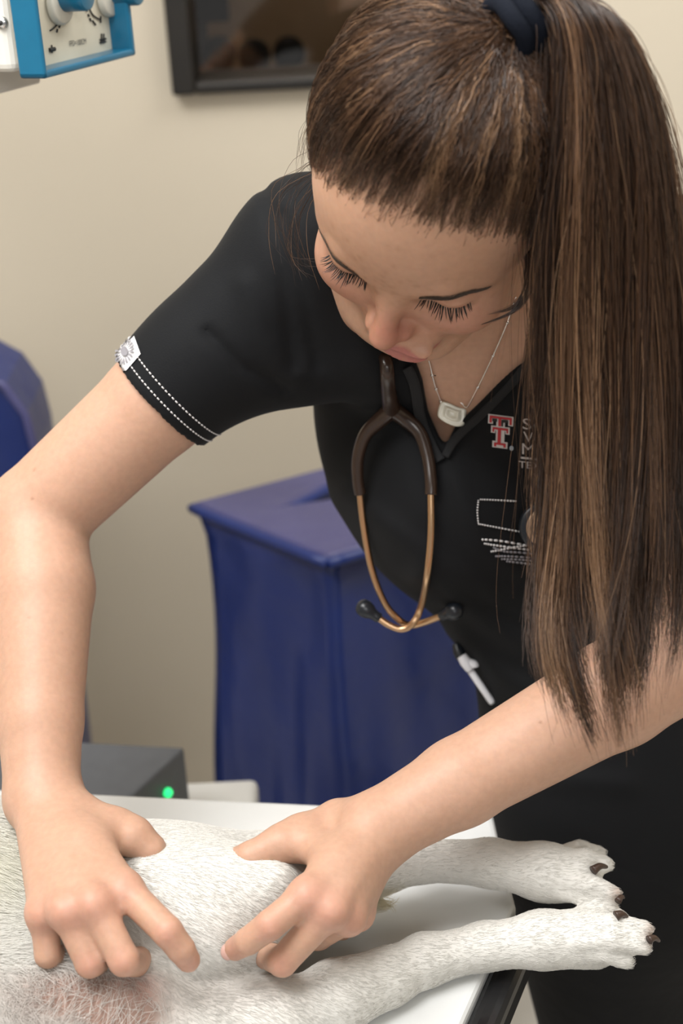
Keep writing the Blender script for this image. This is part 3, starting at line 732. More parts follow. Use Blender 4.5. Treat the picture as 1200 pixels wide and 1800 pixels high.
def ribbon(name, path, w0, w1, off, m, parent, bvh, n=40, thick=.0016):
    """strip lying on a surface: pixel path with pixel offsets to each side"""
    P = spline([(x, y, 0) for x, y in path], n)[:, :2]; T = np.gradient(P, axis=0); T /= np.linalg.norm(T, axis=1)[:, None]; Nn = np.stack([-T[:, 1], T[:, 0]], 1)
    bm = bmesh.new(); rows = []
    for p, nn in zip(P, Nn):
        row = []
        for o in np.linspace(w0, w1, 5):
            q, nr = hit(bvh, *(p + nn * o), off); row.append(q)
        rows.append(row)
    R3 = np.array(rows); 
    for _ in range(3): R3[1:-1] = (R3[:-2] + 2 * R3[1:-1] + R3[2:]) / 4
    top = [[bm.verts.new(tuple(q - CF * thick)) for q in r] for r in R3]; bot = [[bm.verts.new(tuple(q)) for q in r] for r in R3]
    for i in range(len(R3) - 1):
        for j in range(4): bm.faces.new((top[i][j], top[i][j + 1], top[i + 1][j + 1], top[i + 1][j])); bm.faces.new((bot[i][j], bot[i + 1][j], bot[i + 1][j + 1], bot[i][j + 1]))
        bm.faces.new((top[i][0], top[i + 1][0], bot[i + 1][0], bot[i][0])); bm.faces.new((top[i][4], bot[i][4], bot[i + 1][4], top[i + 1][4]))
    bm.faces.new(top[0] + bot[0][::-1]); bm.faces.new(top[-1] + bot[-1][::-1])
    return bm_obj(name, bm, m, parent, True)
ribbon('collar_band', [(722, 640), (736, 672), (748, 732), (768, 782), (782, 806)], 0, 17, .002, M['scrub_band'], scrub, sb)
ribbon('collar_band', [(776, 800), (800, 762), (852, 712), (908, 652), (955, 585)], 0, 14, .002, M['scrub_band'], scrub, sb)
# ---- stitches
def stitches(name, path, m, parent, n, off=.0006, r=.0006, gap=.28, bvh=None, P3=None):
    P = P3 if P3 is not None else np.array([hit(bvh or sb, x, y, off)[0] for x, y in spline([(a, b, 0) for a, b in path], n * 3 + 1)[:, :2]])
    bm = bmesh.new()
    k = len(P) // 3
    for i in range(k):
        a, b, c = P[3 * i], P[min(3 * i + 1, len(P) - 1)], P[min(3 * i + 2, len(P) - 1)]
        tube_bm(bm, [a, (a + c) / 2, c], [r * .7, r, r * .7], 6)
    return bm_obj(name, bm, m, parent, True)
ta, tb = unit(np.cross(axR, CF)), None; tb = np.cross(axR, ta)
for dist in (.0085, .0165):
    ring = []
    for k in range(3 * 88):
        a = 2 * pi * k / (3 * 88); d = cos(a) * ta + sin(a) * tb; o = hemR - axR * dist
        loc, nor, _, _ = sb.ray_cast(Vector(o + d * .12), Vector(-d), .2)
        ring.append(np.array(loc) + d * .0004 if loc is not None else o + d * .047)
    stitches('hem_stitching', None, M['thread'], scrub, 88, P3=np.array(ring), r=.00065)
stitches('pocket_stitching', [(906, 881), (872, 879), (842, 878)], M['thread'], scrub, 14, r=.0007)
stitches('pocket_stitching', [(840, 879), (838, 900), (840, 921)], M['thread'], scrub, 10, r=.0007)
stitches('pocket_stitching', [(840, 921), (868, 926), (906, 933), (950, 940)], M['thread'], scrub, 20, r=.0007)
for a in (((846, 948), (880, 951), (925, 958), (960, 962)), ((850, 955), (880, 960), (930, 966)), ((862, 969), (880, 966), (905, 961), (925, 958)), ((866, 962), (885, 969), (915, 971), (960, 975)),
          ((870, 977), (900, 978), (960, 982)), ((880, 982), (920, 984), (960, 988)), ((889, 986), (930, 991), (960, 994))): stitches('emblem_stitching', a, M['thread_grey'] if a[0][0] > 865 else M['thread'], scrub, 13, r=.0009)
# ---- chest logo
def px_face(bm, polys, lift):
    for poly in polys:
        vs = [bm.verts.new(tuple(hit(sb, x, y, lift)[0])) for x, y in poly]
        try: bm.faces.new(vs)
        except ValueError: pass
def logo_px(u, v): return (820 + (214 + 248 * u - 12 * v + (0)) / 5.622, 700 + (150 + 32 * u + 322 * v) / 5.622)
def rects(rs): return [[logo_px(a, b), logo_px(c, b), logo_px(c, d), logo_px(a, d)] for a, b, c, d in rs]
WHT = [(0, 0, 1, .15), (0, .1, .2, .29), (.8, .1, 1, .29), (.33, .1, .67, .42), (.13, .34, .87, .48), (.13, .4, .3, .56), (.7, .4, .87, .56), (.33, .44, .67, .9), (.2, .80, .8, 1)]
RED = [(.06, .035, .94, .10), (.06, .09, .15, .25), (.85, .09, .94, .25), (.41, .09, .52, .33), (.19, .375, .81, .44), (.19, .42, .26, .52), (.74, .42, .81, .52), (.40, .43, .53, .88), (.27, .84, .73, .90), (.27, .88, .36, .96), (.64, .88, .73, .96)]
BLK = [(.17, .11, .36, .20), (.60, .11, .79, .20), (.53, .12, .60, .32)]
for nm, rs, m, lf in (('logo_outline', WHT, 'thread', .0006), ('logo_fill', RED, 'thread_red', .0011), ('logo_shadow', BLK, 'thread_black', .0013)):
    bm = bmesh.new(); px_face(bm, rects(rs), lf); bm_obj(nm, bm, M[nm and m], scrub)
bm = bmesh.new(); px_face(bm, [[(898.5 + 3.6 * cos(a), 787 + 4.4 * sin(a)) for a in np.linspace(0, 2 * pi, 14)[:-1]]], .0008); bm_obj('logo_dot', bm, M['thread_dot'], scrub)
def shirt_text(s, x, y, w, h, slope=.10, nm='chest_lettering'):
    text_obj(nm, s, lambda u, v: hit(sb, x + w * u, y + slope * w * u - h * v, .0010)[0], M['thread'], scrub)
shirt_text('Sc', 918, 753, 31, 19); shirt_text('Ve', 919, 775, 31, 17.5); shirt_text('Me', 917, 797, 38, 19); shirt_text('TEXA', 911, 821, 52, 12)
bm = bmesh.new(); px_face(bm, [[(914, 801.5), (970, 807), (970, 811), (914, 805)]], .0010); bm_obj('logo_rule', bm, M['thread'], scrub)
# ---- woven label on the sleeve
bm = bmesh.new(); c4 = [np.array(q, float) for q in ((234, 586), (247, 622), (213, 661), (201, 626))]; nn = 8; grid = []
for i in range(nn + 1):
    for j in range(nn + 1):
        u, v = i / nn, j / nn; q = (c4[0] * (1 - u) + c4[1] * u) * (1 - v) + (c4[3] * (1 - u) + c4[2] * u) * v
        loc, nor, _, d_ = sb.find_nearest(Vector(hit(sb, *q, 0)[0])); grid.append((np.array(loc), -unit(ray(*q)) * .0014))
V_ = [bm.verts.new(tuple(a + b)) for a, b in grid]; W_ = [bm.verts.new(tuple(a)) for a, b in grid]
for i in range(nn):
    for j in range(nn):
        k = i * (nn + 1) + j; bm.faces.new((V_[k], V_[k + nn + 1], V_[k + nn + 2], V_[k + 1])); bm.faces.new((W_[k], W_[k + 1], W_[k + nn + 2], W_[k + nn + 1]))
lab = bm_obj('sleeve_label', bm, M['label'], scrub, True)
bm = bmesh.new(); cx, cy = 222, 620
for k in range(18):
    a = 2 * pi * k / 18; e = lambda r, da: (cx + r * cos(a + da) * .82 + r * sin(a + da) * -.25, cy + r * sin(a + da) * 1.15)
    vs = [bm.verts.new(tuple(hit(sb, *q, .0022)[0])) for q in (e(9, -.05), e(19, -.09), e(19, .09), e(9, .05))]; bm.faces.new(vs)
vs = [bm.verts.new(tuple(hit(sb, cx + 8 * cos(a) * .8, cy + 8 * sin(a), .0022)[0])) for a in np.linspace(0, 2 * pi, 20)[:-1]]; bm.faces.new(vs)
bm_obj('label_emblem', bm, M['thread_grey'], lab)

# ------------------------------------------------------------------ trousers and shoes
tr = Field()
hipL, hipR = D(1235, 1490, 1.25), D(1052, 1500, 1.21)
kL, kR = D(1310, 2050, 1.46), D(1128, 2050, 1.42)
aL, aR = np.array([kL[0] + .01, kL[1] + .06, .10]), np.array([kR[0] + .015, kR[1] + .06, .10])
tr.add(Ell(PE - sp_ * .02, (.112, .12, .095), TAX), .03)
for h_, k_, a_ in ((hipL, kL, aL), (hipR, kR, aR)): tr.add(Cone(h_, k_, .086, .066), .03); tr.add(Cone(k_, a_, .066, .056), .04)
tr.add(Fn(lambda P: .045 - P[:, 2], (0, 0, 0), 9), .004, 'i')
pts = np.array([hipL, hipR, aL, aR, PE]); TV, TQ = polygonise(tr, pts.min(0) - .18, pts.max(0) + .18, .006)
link('trousers', np_mesh('trousers', TV, TQ), M['trouser'], person)
for a_ in (aL, aR):
    sf = Field(); fwd = unit((-.35, -1, 0)); b_ = np.array([a_[0], a_[1], .04])
    sf.add(Cone(b_ - fwd * .05 + (0, 0, .0), b_ + fwd * .13, .038, .034), .02); sf.add(Cone(b_, b_ + (0, 0, .06), .036, .036), .02)
    sf.add(Fn(lambda P: -P[:, 2] + .002, (0, 0, 0), 9), .004, 'i')
    V_, Q_ = polygonise(sf, b_ - .22, b_ + .22, .006); link('shoe', np_mesh('shoe', V_, Q_), M['shoe'], person)
print('person verts', len(BV), 'shirt', len(SV))
# ------------------------------------------------------------------ hair
hr = np.random.default_rng(11)
tloc, tn = hit(person_bvh, 876, 72); TIE = tloc + tn * .009
C0 = hl(0, -.012, .030)
def to_scalp(U, off):          # U: unit directions from C0 (n,3) -> points at height off above the head surface
    r = np.full(len(U), .10)
    for _ in range(7): r = r - (HEAD.d(C0 + U * r[:, None]) - off)
    return C0 + U * r[:, None]
def hairline(L):               # >0 where hair grows, head-local coordinates
    y = L[:, 1] ; zl = np.interp(y, [-.12, -.06, -.02, .004, .020, .038, .056, .072, .09], [-.09, -.07, -.045, -.020, .018, .050, .073, .0855, .098])
    return L[:, 2] - zl - .004 * np.cos(np.clip(L[:, 0] / .03, -pi, pi))
HC = np.array([(.021, .0092, .0046), (.042, .0195, .0098), (.084, .041, .0205), (.155, .082, .042), (.28, .165, .092)])
def hair_colour(n, w): return HC[hr.choice(5, n, p=w)] * hr.uniform(.8, 1.2, (n, 1))
# dark scalp mass under the strands
capf = Field(); 
for p, k, op in HEAD.items[:2]: capf.add(Ell(p.c, p.r + .0012, p.ax), k, op)
capf.add(Fn(lambda P: -(hairline(hloc(P)) - .034), HO, 9), .003, 'i')
hv, hq = polygonise(capf, HO - .17, HO + .17, .003)
hair = link('hair', np_mesh('hair', hv, hq), M['hair_core'], person)
# swept-back strands
n = 8000
U = hr.normal(size=(n * 9, 3)); U /= np.linalg.norm(U, axis=1)[:, None]
P0 = to_scalp(U, 0); hlv = hairline(hloc(P0)); 
hlv = hlv + hr.normal(0, .0075, len(hlv)); keep = hlv > 0; edge = (hlv > -.002) & (hlv < .008)
pk = hr.random(len(hlv)); near = (hlv > -.001) & (hlv < .030); idx = np.r_[np.flatnonzero(keep & ((hlv < .05) | (pk < .45)))[:n], np.flatnonzero(edge)[:2600]]
U = U[idx]; L0 = hloc(P0[idx]); n = len(U)
ut = unit(TIE - C0)
nc = 620; cl = U[hr.choice(n, nc, replace=False)]; cid = np.argmax(U @ cl.T, 1)
cj = hr.normal(size=(nc, 3)); ck = hr.choice(5, nc, p=[.22, .36, .28, .11, .03]); ch = hr.uniform(0, 1, nc)
K = 18; tt = np.linspace(0, 1, K); S = np.zeros((n, K, 3))
ang = np.arccos(np.clip(U @ ut, -1, 1)); axis_ = np.cross(U, ut); axis_ /= np.linalg.norm(axis_, axis=1)[:, None] + 1e-9
bow = .10 * np.sign((U - ut * (U @ ut)[:, None]) @ HL)
for j, t in enumerate(tt):
    a = (np.sin((1 - t) * ang) / np.sin(ang))[:, None] * U + (np.sin(t * ang) / np.sin(ang))[:, None] * ut
    a = a + axis_ * (np.sin(pi * t) * (.035 * hr.normal(size=n) * .35 + .05 * cj[cid, 0] * np.minimum(ang, 1) * .8))[:, None]
    a /= np.linalg.norm(a, axis=1)[:, None]
    lift = .0003 + .0088 * np.sin(pi * min(t * 1.2, 1) * .60) * min(1, .35 + t / .3) + (.0034 * ch[cid] * np.sin(pi * t)) + .0026 * hr.random(n) * np.sin(pi * t)
    S[:, j] = to_scalp(a, lift)
endp = TIE + (hr.normal(size=(n, 3)) * .0045)
wgt = np.clip((tt - .72) / .28, 0, 1) ** 1.5
S = S * (1 - wgt)[None, :, None] + endp[:, None, :] * wgt[None, :, None]
wig = hr.normal(size=(n, 1, 3)) * .0006 * np.sin(tt * pi * hr.uniform(1, 3, (n, 1)))[..., None]; S += wig
rad = np.interp(tt, [0, .10, .28, .5, .9, 1], [.00003, .00011, .00025, .00032, .00030, .00026])[None] * hr.uniform(.8, 1.25, (n, 1))
col = (HC[np.clip(ck[cid] + hr.choice([-1, -1, 0, 0, 1, 1], n), 0, 4)] * .5 + HC[np.clip(ck[cid], 1, 3)] * .5) * hr.uniform(.75, 1.25, (n, 1))
strands('swept_strands', S, rad, col, M['hair'], hair)
# fine baby hairs along the hairline
i2 = np.flatnonzero((L0[:, 1] > 0) & (hairline(L0) < .006))[:1400]; m_ = len(i2); g0 = to_scalp(U[i2], .0003)
d_ = unit(TIE - C0); dd = (g0 + (TIE - g0) * hr.uniform(.06, .2, (m_, 1))); dd = to_scalp((dd - C0) / np.linalg.norm(dd - C0, axis=1)[:, None], .001)
mid_ = (g0 + dd) / 2 + hr.normal(size=(m_, 3)) * .002
SB = np.stack([g0, g0 * .5 + mid_ * .5, mid_, mid_ * .5 + dd * .5, dd], 1)
strands('baby_hairs', SB, np.tile([.00012, .00013, .00012, .0001, .00004], (m_, 1)), hair_colour(m_, [0, .15, .4, .3, .15]), M['hair'], hair)

# ---- ponytail
PT = [(893, 46, None, 18, .009), (934, 18, .004, 30, .013), (974, 14, .004, 44, .018), (1008, 36, .001, 57, .022), (1030, 80, .002, 68, .025), (1044, 135, .007, 80, .027), (1056, 205, .014, 94, .029), (1065, 290, .022, 108, .031), (1071, 400, .032, 120, .032), (1074, 540, .046, 128, .032),
      (1078, 720, .058, 130, .030), (1080, 900, .064, 128, .028), (1080, 1040, .055, 126, .024), (1084, 1150, .036, 112, .019), (1090, 1230, .026, 86, .014), (1098, 1310, .022, 64, .010)]
td = proj(TIE)[2]
sp3, hw, th = [], [], []
for x, y, d, w, t in PT:
    d = td if d is None else td + d
    sp3.append(D(x, y, d)); hw.append(w * d / FPX); th.append(t)
print('tie depth', td); K = 52; sp3 = spline(sp3, K); tq = np.linspace(0, len(hw) - 1, K); hw = np.interp(tq, np.arange(len(hw)), hw); th = np.interp(tq, np.arange(len(th)), th)
Tg = np.gradient(sp3, axis=0); Tg /= np.linalg.norm(Tg, axis=1)[:, None]
for _ in range(4):
    sp3[1:-1] = (sp3[:-2] + 2 * sp3[1:-1] + sp3[2:]) / 4; hw[1:-1] = (hw[:-2] + 2 * hw[1:-1] + hw[2:]) / 4; th[1:-1] = (th[:-2] + 2 * th[1:-1] + th[2:]) / 4
W1 = np.tile(CR, (K, 1)); W2 = np.tile(-CF, (K, 1))          # towards the camera
tt = np.linspace(0, 1, K)
def tress(n, wts, nclump, spread=1.0, clump=.8, amp=.004, rad=.00033, tip0=.76):
    cu = hr.uniform(-.84, .84, nclump); cv = np.sqrt(np.maximum(1 - cu ** 2, 0)) * hr.uniform(-1, 1, nclump)
    cend = tip0 + (1 - tip0) * hr.beta(1.25, 2.0, nclump); cdir = hr.normal(0, 1, (nclump, 2)); cph = hr.uniform(0, 6.28, (nclump, 2)); ck = hr.choice(5, nclump, p=wts)
    cid = hr.integers(0, nclump, n)
    du, dv = hr.normal(0, .13, n), hr.normal(0, .22, n)
    end = np.clip(cend[cid] + hr.normal(0, .03, n), .55, 1.0); S = np.zeros((n, K, 3))
    s = tt[None] * end[:, None]                                       # position along the spine
    f = s * (K - 1); i0 = np.minimum(f.astype(int), K - 2); fr_ = (f - i0)[..., None]
    ip = lambda A: A[i0] * (1 - fr_) + A[i0 + 1] * fr_
    ip1 = lambda A: A[i0] * (1 - fr_[..., 0]) + A[i0 + 1] * fr_[..., 0]
    cl_ = 1 - clump * np.clip((tt[None] - .45) / .55, 0, 1) ** 1.3
    u = cu[cid][:, None] + du[:, None] * cl_ ; v = cv[cid][:, None] + dv[:, None] * cl_
    tip = np.clip((tt[None] - .6) / .4, 0, 1) ** 2
    u = u * spread + .22 * cdir[cid, :1] * tip + .24 * np.sin(cph[cid, :1] + 6 * s) * s + .05 * np.sin(cph[cid, 1:] + 13 * s) * s + (hr.normal(0, .06, (n, 1)) * np.sin(hr.uniform(0, 6.28, (n, 1)) + hr.uniform(3, 8, (n, 1)) * s)) * s; v = v + .25 * cdir[cid, 1:] * tip
    j = hr.normal(size=(n, 1, 3)) * amp * np.sin(hr.uniform(0, 6.28, (n, 1)) + s * hr.uniform(5, 14, (n, 1)))[..., None] * s[..., None]
    S = ip(sp3) + ip(W1) * (u * ip1(hw))[..., None] + ip(W2) * (v * ip1(th))[..., None] + j
    R = rad * np.interp(tt, [0, .05, .7, 1], [.9, 1, .9, .22])[None] * hr.uniform(.75, 1.25, (n, 1))
    c = HC[np.clip(ck[cid] + hr.choice([-1, 0, 0, 0, 1], n), 0, 4)] * hr.uniform(.8, 1.2, (n, 1))
    return S, R, c
pony = None
rings = []; bm = bmesh.new()
for i in range(3, 37):
    f = .62 * (1 - max(0, (i - 25) / 14)); rings.append([bm.verts.new(tuple(sp3[i] + W1[i] * cos(a) * hw[i] * f + W2[i] * (sin(a) * th[i] * f * .8 - .004))) for a in np.linspace(0, 2 * pi, 20)[:-1]])
for a, b in zip(rings[:-1], rings[1:]):
    for k in range(19): bm.faces.new((a[k], a[(k + 1) % 19], b[(k + 1) % 19], b[k]))
bm.faces.new(rings[0]); bm.faces.new(rings[-1][::-1])
pony = bm_obj('ponytail', bm, M['hair_core'], person, True)
S, R, c = tress(10000, [.42, .33, .17, .06, .02], 75, 1.0, .95, .0055, .00031, .70)
strands('tresses', S, R, c, M['hair'], pony)
S, R, c = tress(700, [.05, .2, .3, .3, .15], 700, 1.06, .0, .011, .00017, .55)
strands('flyaway_hairs', S, R, c, M['hair'], pony)
# loose wisps: over the far shoulder and in front of the ear
def wisps(name, paths, n, jit, rad, wts, conv=None):
    S_, R_ = [], []
    for q in range(n):
        p = paths[q % len(paths)]; o = hr.normal(0, jit, 2); w = hr.normal(0, jit * .6, (len(p), 2))
        pts = [D(x + o[0] + w[i][0] * i, y + o[1] + w[i][1] * i, d + hr.normal(0, .003)) for i, (x, y, d) in enumerate(p)]
        if conv: k_ = hr.uniform(.72, 1.0); pts = [D(x + o[0] * 2.6 * (1 - .8 * i / (len(p) - 1)), y + o[1] * 1.6 * (1 - .8 * i / (len(p) - 1)), d) for i, (x, y, d) in enumerate(p)]; pts = list(spline(pts, 40)[:int(40 * k_)])
        S_.append(spline(pts, 14)); R_.append(np.interp(np.arange(14), [0, 9, 13], [rad, rad, rad * .25]))
    strands(name, S_, np.array(R_), hair_colour(n, wts), M['hair'], hair)
wisps('temple_lock', [[(925, 440, .885), (930, 500, .885), (905, 545, .885), (842, 572, .89)], [(935, 450, .885), (925, 510, .885), (900, 540, .885), (856, 552, .885)], [(930, 430, .885), (945, 520, .88), (930, 600, .885), (915, 680, .90)]], 110, 2.2, .00022, [.4, .4, .2, 0, 0], True)
wisps('shoulder_wisps', [[(575, 270, .93), (520, 300, .945), (490, 380, .95), (525, 480, .955)], [(575, 300, .93), (530, 350, .945), (525, 430, .95), (560, 500, .95)], [(570, 290, .93), (500, 330, .95), (480, 400, .955), (500, 450, .955)], [(565, 320, .93), (520, 400, .95), (530, 460, .955), (580, 470, .95)]], 26, 8, .00013, [.3, .4, .2, .1, 0])
wisps('crown_flyaways', [[(640, 40, .85), (600, 110, .87), (560, 200, .89)], [(560, 200, .9), (535, 240, .91), (530, 300, .92)]], 24, 6, .00011, [.1, .3, .4, .2, 0])
wisps('ponytail_flyaways', [[(1130, 120, .9), (1170, 220, .9), (1190, 320, .9)], [(1150, 200, .9), (1190, 300, .9), (1200, 420, .9)]], 24, 6, .00011, [.1, .3, .4, .2, 0])
# ---- hair tie: a soft doubled band round the root of the ponytail
tdir = unit(sp3[3] - sp3[0]); ta_ = unit(np.cross(tdir, CF)); tb_ = np.cross(tdir, ta_)
bm = bmesh.new()
for o_, rr_, r2 in ((-.0050, .0150, .0058), (.0045, .0160, .0060)):
    loop = [TIE + tdir * (.006 + o_ + .0012 * sin(3 * a)) + (ta_ * cos(a) * 1.0 + tb_ * sin(a)) * rr_ for a in np.linspace(0, 2 * pi, 49)]
    tube_bm(bm, loop, r2, 12, cap=False)
bmesh.ops.remove_doubles(bm, verts=bm.verts, dist=1e-5)
bm_obj('hair_tie', bm, M['tie'], person, True)
# ------------------------------------------------------------------ the white dog lying on its side
dg = Field(); z = Zp
def dl(pts, rad, k=.02):
    for i in range(len(pts) - 1): dg.add(Cone(pts[i], pts[i + 1], rad[i], rad[i + 1]), k)
along = dirf
hipd = z(290, 1580, .944)
tr0 = z(-20, 1556, .944); ch0 = tr0 - along * .30 + np.array([0, 0, .035]); nk0 = ch0 - along * .20; hd0 = nk0 - along * .13 + np.array([0, 0, -.02])
dl([ch0, tr0], [.085, .054], .03); dl([tr0, hipd], [.054, .046], .02); dl([hipd, z(455, 1545, .935)], [.046, .034], .03)
dl([ch0, nk0, hd0], [.100, .062, .058], .04); dl([hd0, hd0 - along * .10 + (0, 0, -.012)], [.052, .026], .03)
for s in (-1, 1): dg.add(Cone(hd0 + (0, .03 * s, .05), hd0 + (.03, .055 * s, .035), .018, .012), .015)
for k, (o, zz) in enumerate(((.0, .945), (.05, .925))):
    a = ch0 - along * .05 + np.array([0, -.05, -.02]); b = np.array([a[0] - .05 + o, a[1] - .14, zz]); c = np.array([b[0] + .06, b[1] - .10 + .02 * k, zz - .012]); dl([a, b, c], [.045, .026, .018], .02)
# belly side towards the viewer and the groin
dg.add(Ell(z(20, 1760, .935), (.12, .055, .040)), .04); dg.add(Ell(z(170, 1785, .935), (.055, .035, .030)), .03)
dg.add(Cone(z(255, 1738, .955), z(225, 1752, .950), .009, .012), .012)
# upper hind leg: held thigh, knee, shank, hock, paw
dl([z(275, 1612, .950), z(365, 1610, .957), z(440, 1600, .957)], [.044, .0445, .036], .02); dl([z(440, 1596, .957), z(498, 1572, .957), z(600, 1545, .945)], [.036, .026, .0185], .015)
dl([z(600, 1545, .945), z(735, 1512, .940), z(860, 1517, .940), z(960, 1533, .938)], [.0185, .0150, .0160, .0200], .008)
# ridge of thigh muscle squeezed up between the hands
dg.add(Cone(z(262, 1556, .984), z(476, 1557, .986), .016, .016), .016)
# lower hind leg
dl([z(330, 1822, .920), z(480, 1796, .918), z(590, 1757, .918)], [.028, .026, .019], .010); dl([z(590, 1752, .922), z(680, 1718, .918), z(745, 1688, .9165), z(850, 1664, .9160), z(955, 1652, .9200)], [.024, .0180, .0165, .0150, .0185], .008)
# tail
dl([z(470, 1590, .925), z(600, 1600, .914), z(668, 1588, .911)], [.020, .011, .005], .01)
claws = []
def paw(base, tip_list, r0, pad):
    q = Field(); q.add(pad, .01)
    for (px, py, zz, r, bx, by, bz) in tip_list:
        t_ = z(px, py, zz); b_ = z(bx, by, bz); m_ = b_ * .45 + t_ * .55 + np.array([0, 0, .004]); q.add(Cone(b_, m_, r * .95, r * 1.12), .0012); q.add(Cone(m_, t_, r * 1.12, r * .92), .0012)
    dg.add(q.finish(), .006)
paw(None, [(1062, 1592, .930, .0062, 985, 1568, .935), (1078, 1572, .940, .0064, 985, 1548, .943), (1062, 1520, .944, .0070, 980, 1516, .946), (1052, 1500, .935, .0062, 975, 1503, .938)], 0, Cone(z(950, 1532, .938), z(1010, 1540, .938), .0195, .0185))
paw(None, [(1100, 1690, .916, .0062, 1010, 1672, .921), (1130, 1664, .926, .0066, 1010, 1656, .929), (1132, 1634, .930, .0068, 1010, 1632, .931), (1086, 1612, .926, .0068, 1000, 1617, .926)], 0, Cone(z(950, 1652, .920), z(1040, 1650, .920), .0190, .0200))
lo = np.array([hd0[0] - .2, .3, .86]); hi = np.array([.42, 1.12, 1.14])
DV, DQ = polygonise(dg, lo, hi, .0030); DV = relax(DV, DQ, 1, .4)
# nothing sinks into the table top
onT = (DV[:, 0] < .14); DV[onT, 2] = np.maximum(DV[onT, 2], TZ + .002)
px_, py_, _ = proj(DV); base = np.tile(np.array([.71, .695, .655]), (len(DV), 1))
def pg(cx, cy, sx, sy): return np.exp(-((px_ - cx) / sx) ** 2 - ((py_ - cy) / sy) ** 2)
front = np.clip((py_ - 1690) / 25, 0, 1)
base += (np.clip(1.25 * (pg(135, 1752, 120, 52) + pg(225, 1785, 60, 48)), 0, 1) * front)[:, None] * (np.array([.33, .215, .175]) - base)
base += (np.clip(.75 * pg(252, 1735, 30, 24), 0, .8) * front)[:, None] * (np.array([.52, .29, .24]) - base)
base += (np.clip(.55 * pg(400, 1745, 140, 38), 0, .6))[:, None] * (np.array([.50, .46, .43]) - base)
base += (.5 * pg(0, 1520, 60, 90))[:, None] * (np.array([.80, .78, .62]) - base)
base += (np.clip(.9 * pg(675, 1588, 45, 22), 0, 1))[:, None] * (np.array([.62, .52, .30]) - base)
base += (np.clip(.7 * pg(1088, 1572, 16, 20) + .7 * pg(1146, 1642, 14, 26), 0, .8))[:, None] * (np.array([.38, .25, .19]) - base)
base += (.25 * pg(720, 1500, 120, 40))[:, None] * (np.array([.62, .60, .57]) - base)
dog = link('dog', np_mesh('dog', DV, DQ, base), M['fur_skin'])
tag(dog, 'short-haired white dog lying on its side with both hind legs stretched out', 'dog')
dogb = bvh_of(DV, DQ)
# ---- fur
hn_ = np.random.default_rng(5); DN = normals_of(DV, DQ)
vis = (px_ > -120) & (px_ < 1230) & (py_ > 1340) & (py_ < 1900) & ((DN * (CAM - DV)).sum(1) > -.25)
fq = DQ[vis[DQ].all(1)]; ar = np.linalg.norm(np.cross(DV[fq[:, 2]] - DV[fq[:, 0]], DV[fq[:, 3]] - DV[fq[:, 1]]), axis=1)
n = 62000; ch = hn_.choice(len(fq), n, p=ar / ar.sum()); w = hn_.dirichlet((1, 1, 1, 1), n)[..., None]
root = (DV[fq[ch]] * w).sum(1); nor = (DN[fq[ch]] * w).sum(1); nor /= np.linalg.norm(nor, axis=1)[:, None]; tcol = (base[fq[ch]] * w).sum(1)
rx, ry, _ = proj(root); G = lambda cx, cy, sx, sy: np.exp(-((rx - cx) / sx) ** 2 - ((ry - cy) / sy) ** 2)
groin = np.clip(G(140, 1755, 130, 60) + G(240, 1790, 70, 50), 0, 1) * (ry > 1690)
trunk_ = np.clip((270 - rx) / 150, 0, 1); leg = np.clip((rx - 560) / 100, 0, 1)
flow = CR * 1.0 + np.zeros((n, 3)) - CU * (.55 * (1 - leg))[:, None]
flow = flow * (1 - groin)[:, None] + groin[:, None] * (-CR * .5 + CU * .35 * np.sin(rx / 40)[:, None] - CU * .75)
flow += hn_.normal(size=(n, 3)) * (.16 + .35 * groin)[:, None]
flow -= nor * (flow * nor).sum(1)[:, None]; flow /= np.linalg.norm(flow, axis=1)[:, None] + 1e-9
ln = (.0050 + .0070 * trunk_ - .0008 * leg + .007 * groin + .008 * G(668, 1588, 50, 25)) * hn_.uniform(.6, 1.25, n)
lift = (.16 + .14 * trunk_ + .12 * groin + .15 * G(668, 1588, 50, 25))
t = np.linspace(0, 1, 5); S = root[:, None] + flow[:, None] * (ln[:, None] * t[None])[..., None] + nor[:, None] * ((ln * lift)[:, None] * (np.sin(t * 2.2) * .9)[None])[..., None] - nor[:, None] * .0004
skip = (hn_.random(n) < groin * .80); S = S[~skip]; tc = tcol[~skip]
white = np.array([.765, .75, .715]); gr = groin[~skip][:, None]; tc = tc * (1 - .8 * gr) + white * .8 * gr; tc = np.clip(tc * hn_.uniform(.97, 1.04, (len(tc), 1)), 0, .85)
low = tc.mean(1) < .5; tc[low] = tc[low] * .6 + white * .4
strands('fur', S, np.tile(np.array([.00017, .00016, .00014, .0001, .00003]) , (len(S), 1)), tc, M['fur'], dog)
# ---- claws
def claw(p, q, r):
    a, b = z(*p), z(*q); bm = bmesh.new(); m_ = (a + b) / 2 + np.array([0, 0, .0022]); tube_bm(bm, spline([a, m_, b], 9), np.linspace(r, r * .35, 9), 12); bm_obj('claw', bm, M['claw'], dog, True)
claw((1042, 1530, .955), (1066, 1524, .951), .0034); claw((1082, 1610, .943), (1102, 1613, .938), .0036)
claw((1140, 1652, .934), (1158, 1654, .928), .0030); claw((1086, 1584, .945), (1096, 1578, .940), .0026)
print('dog', len(DV), len(S))
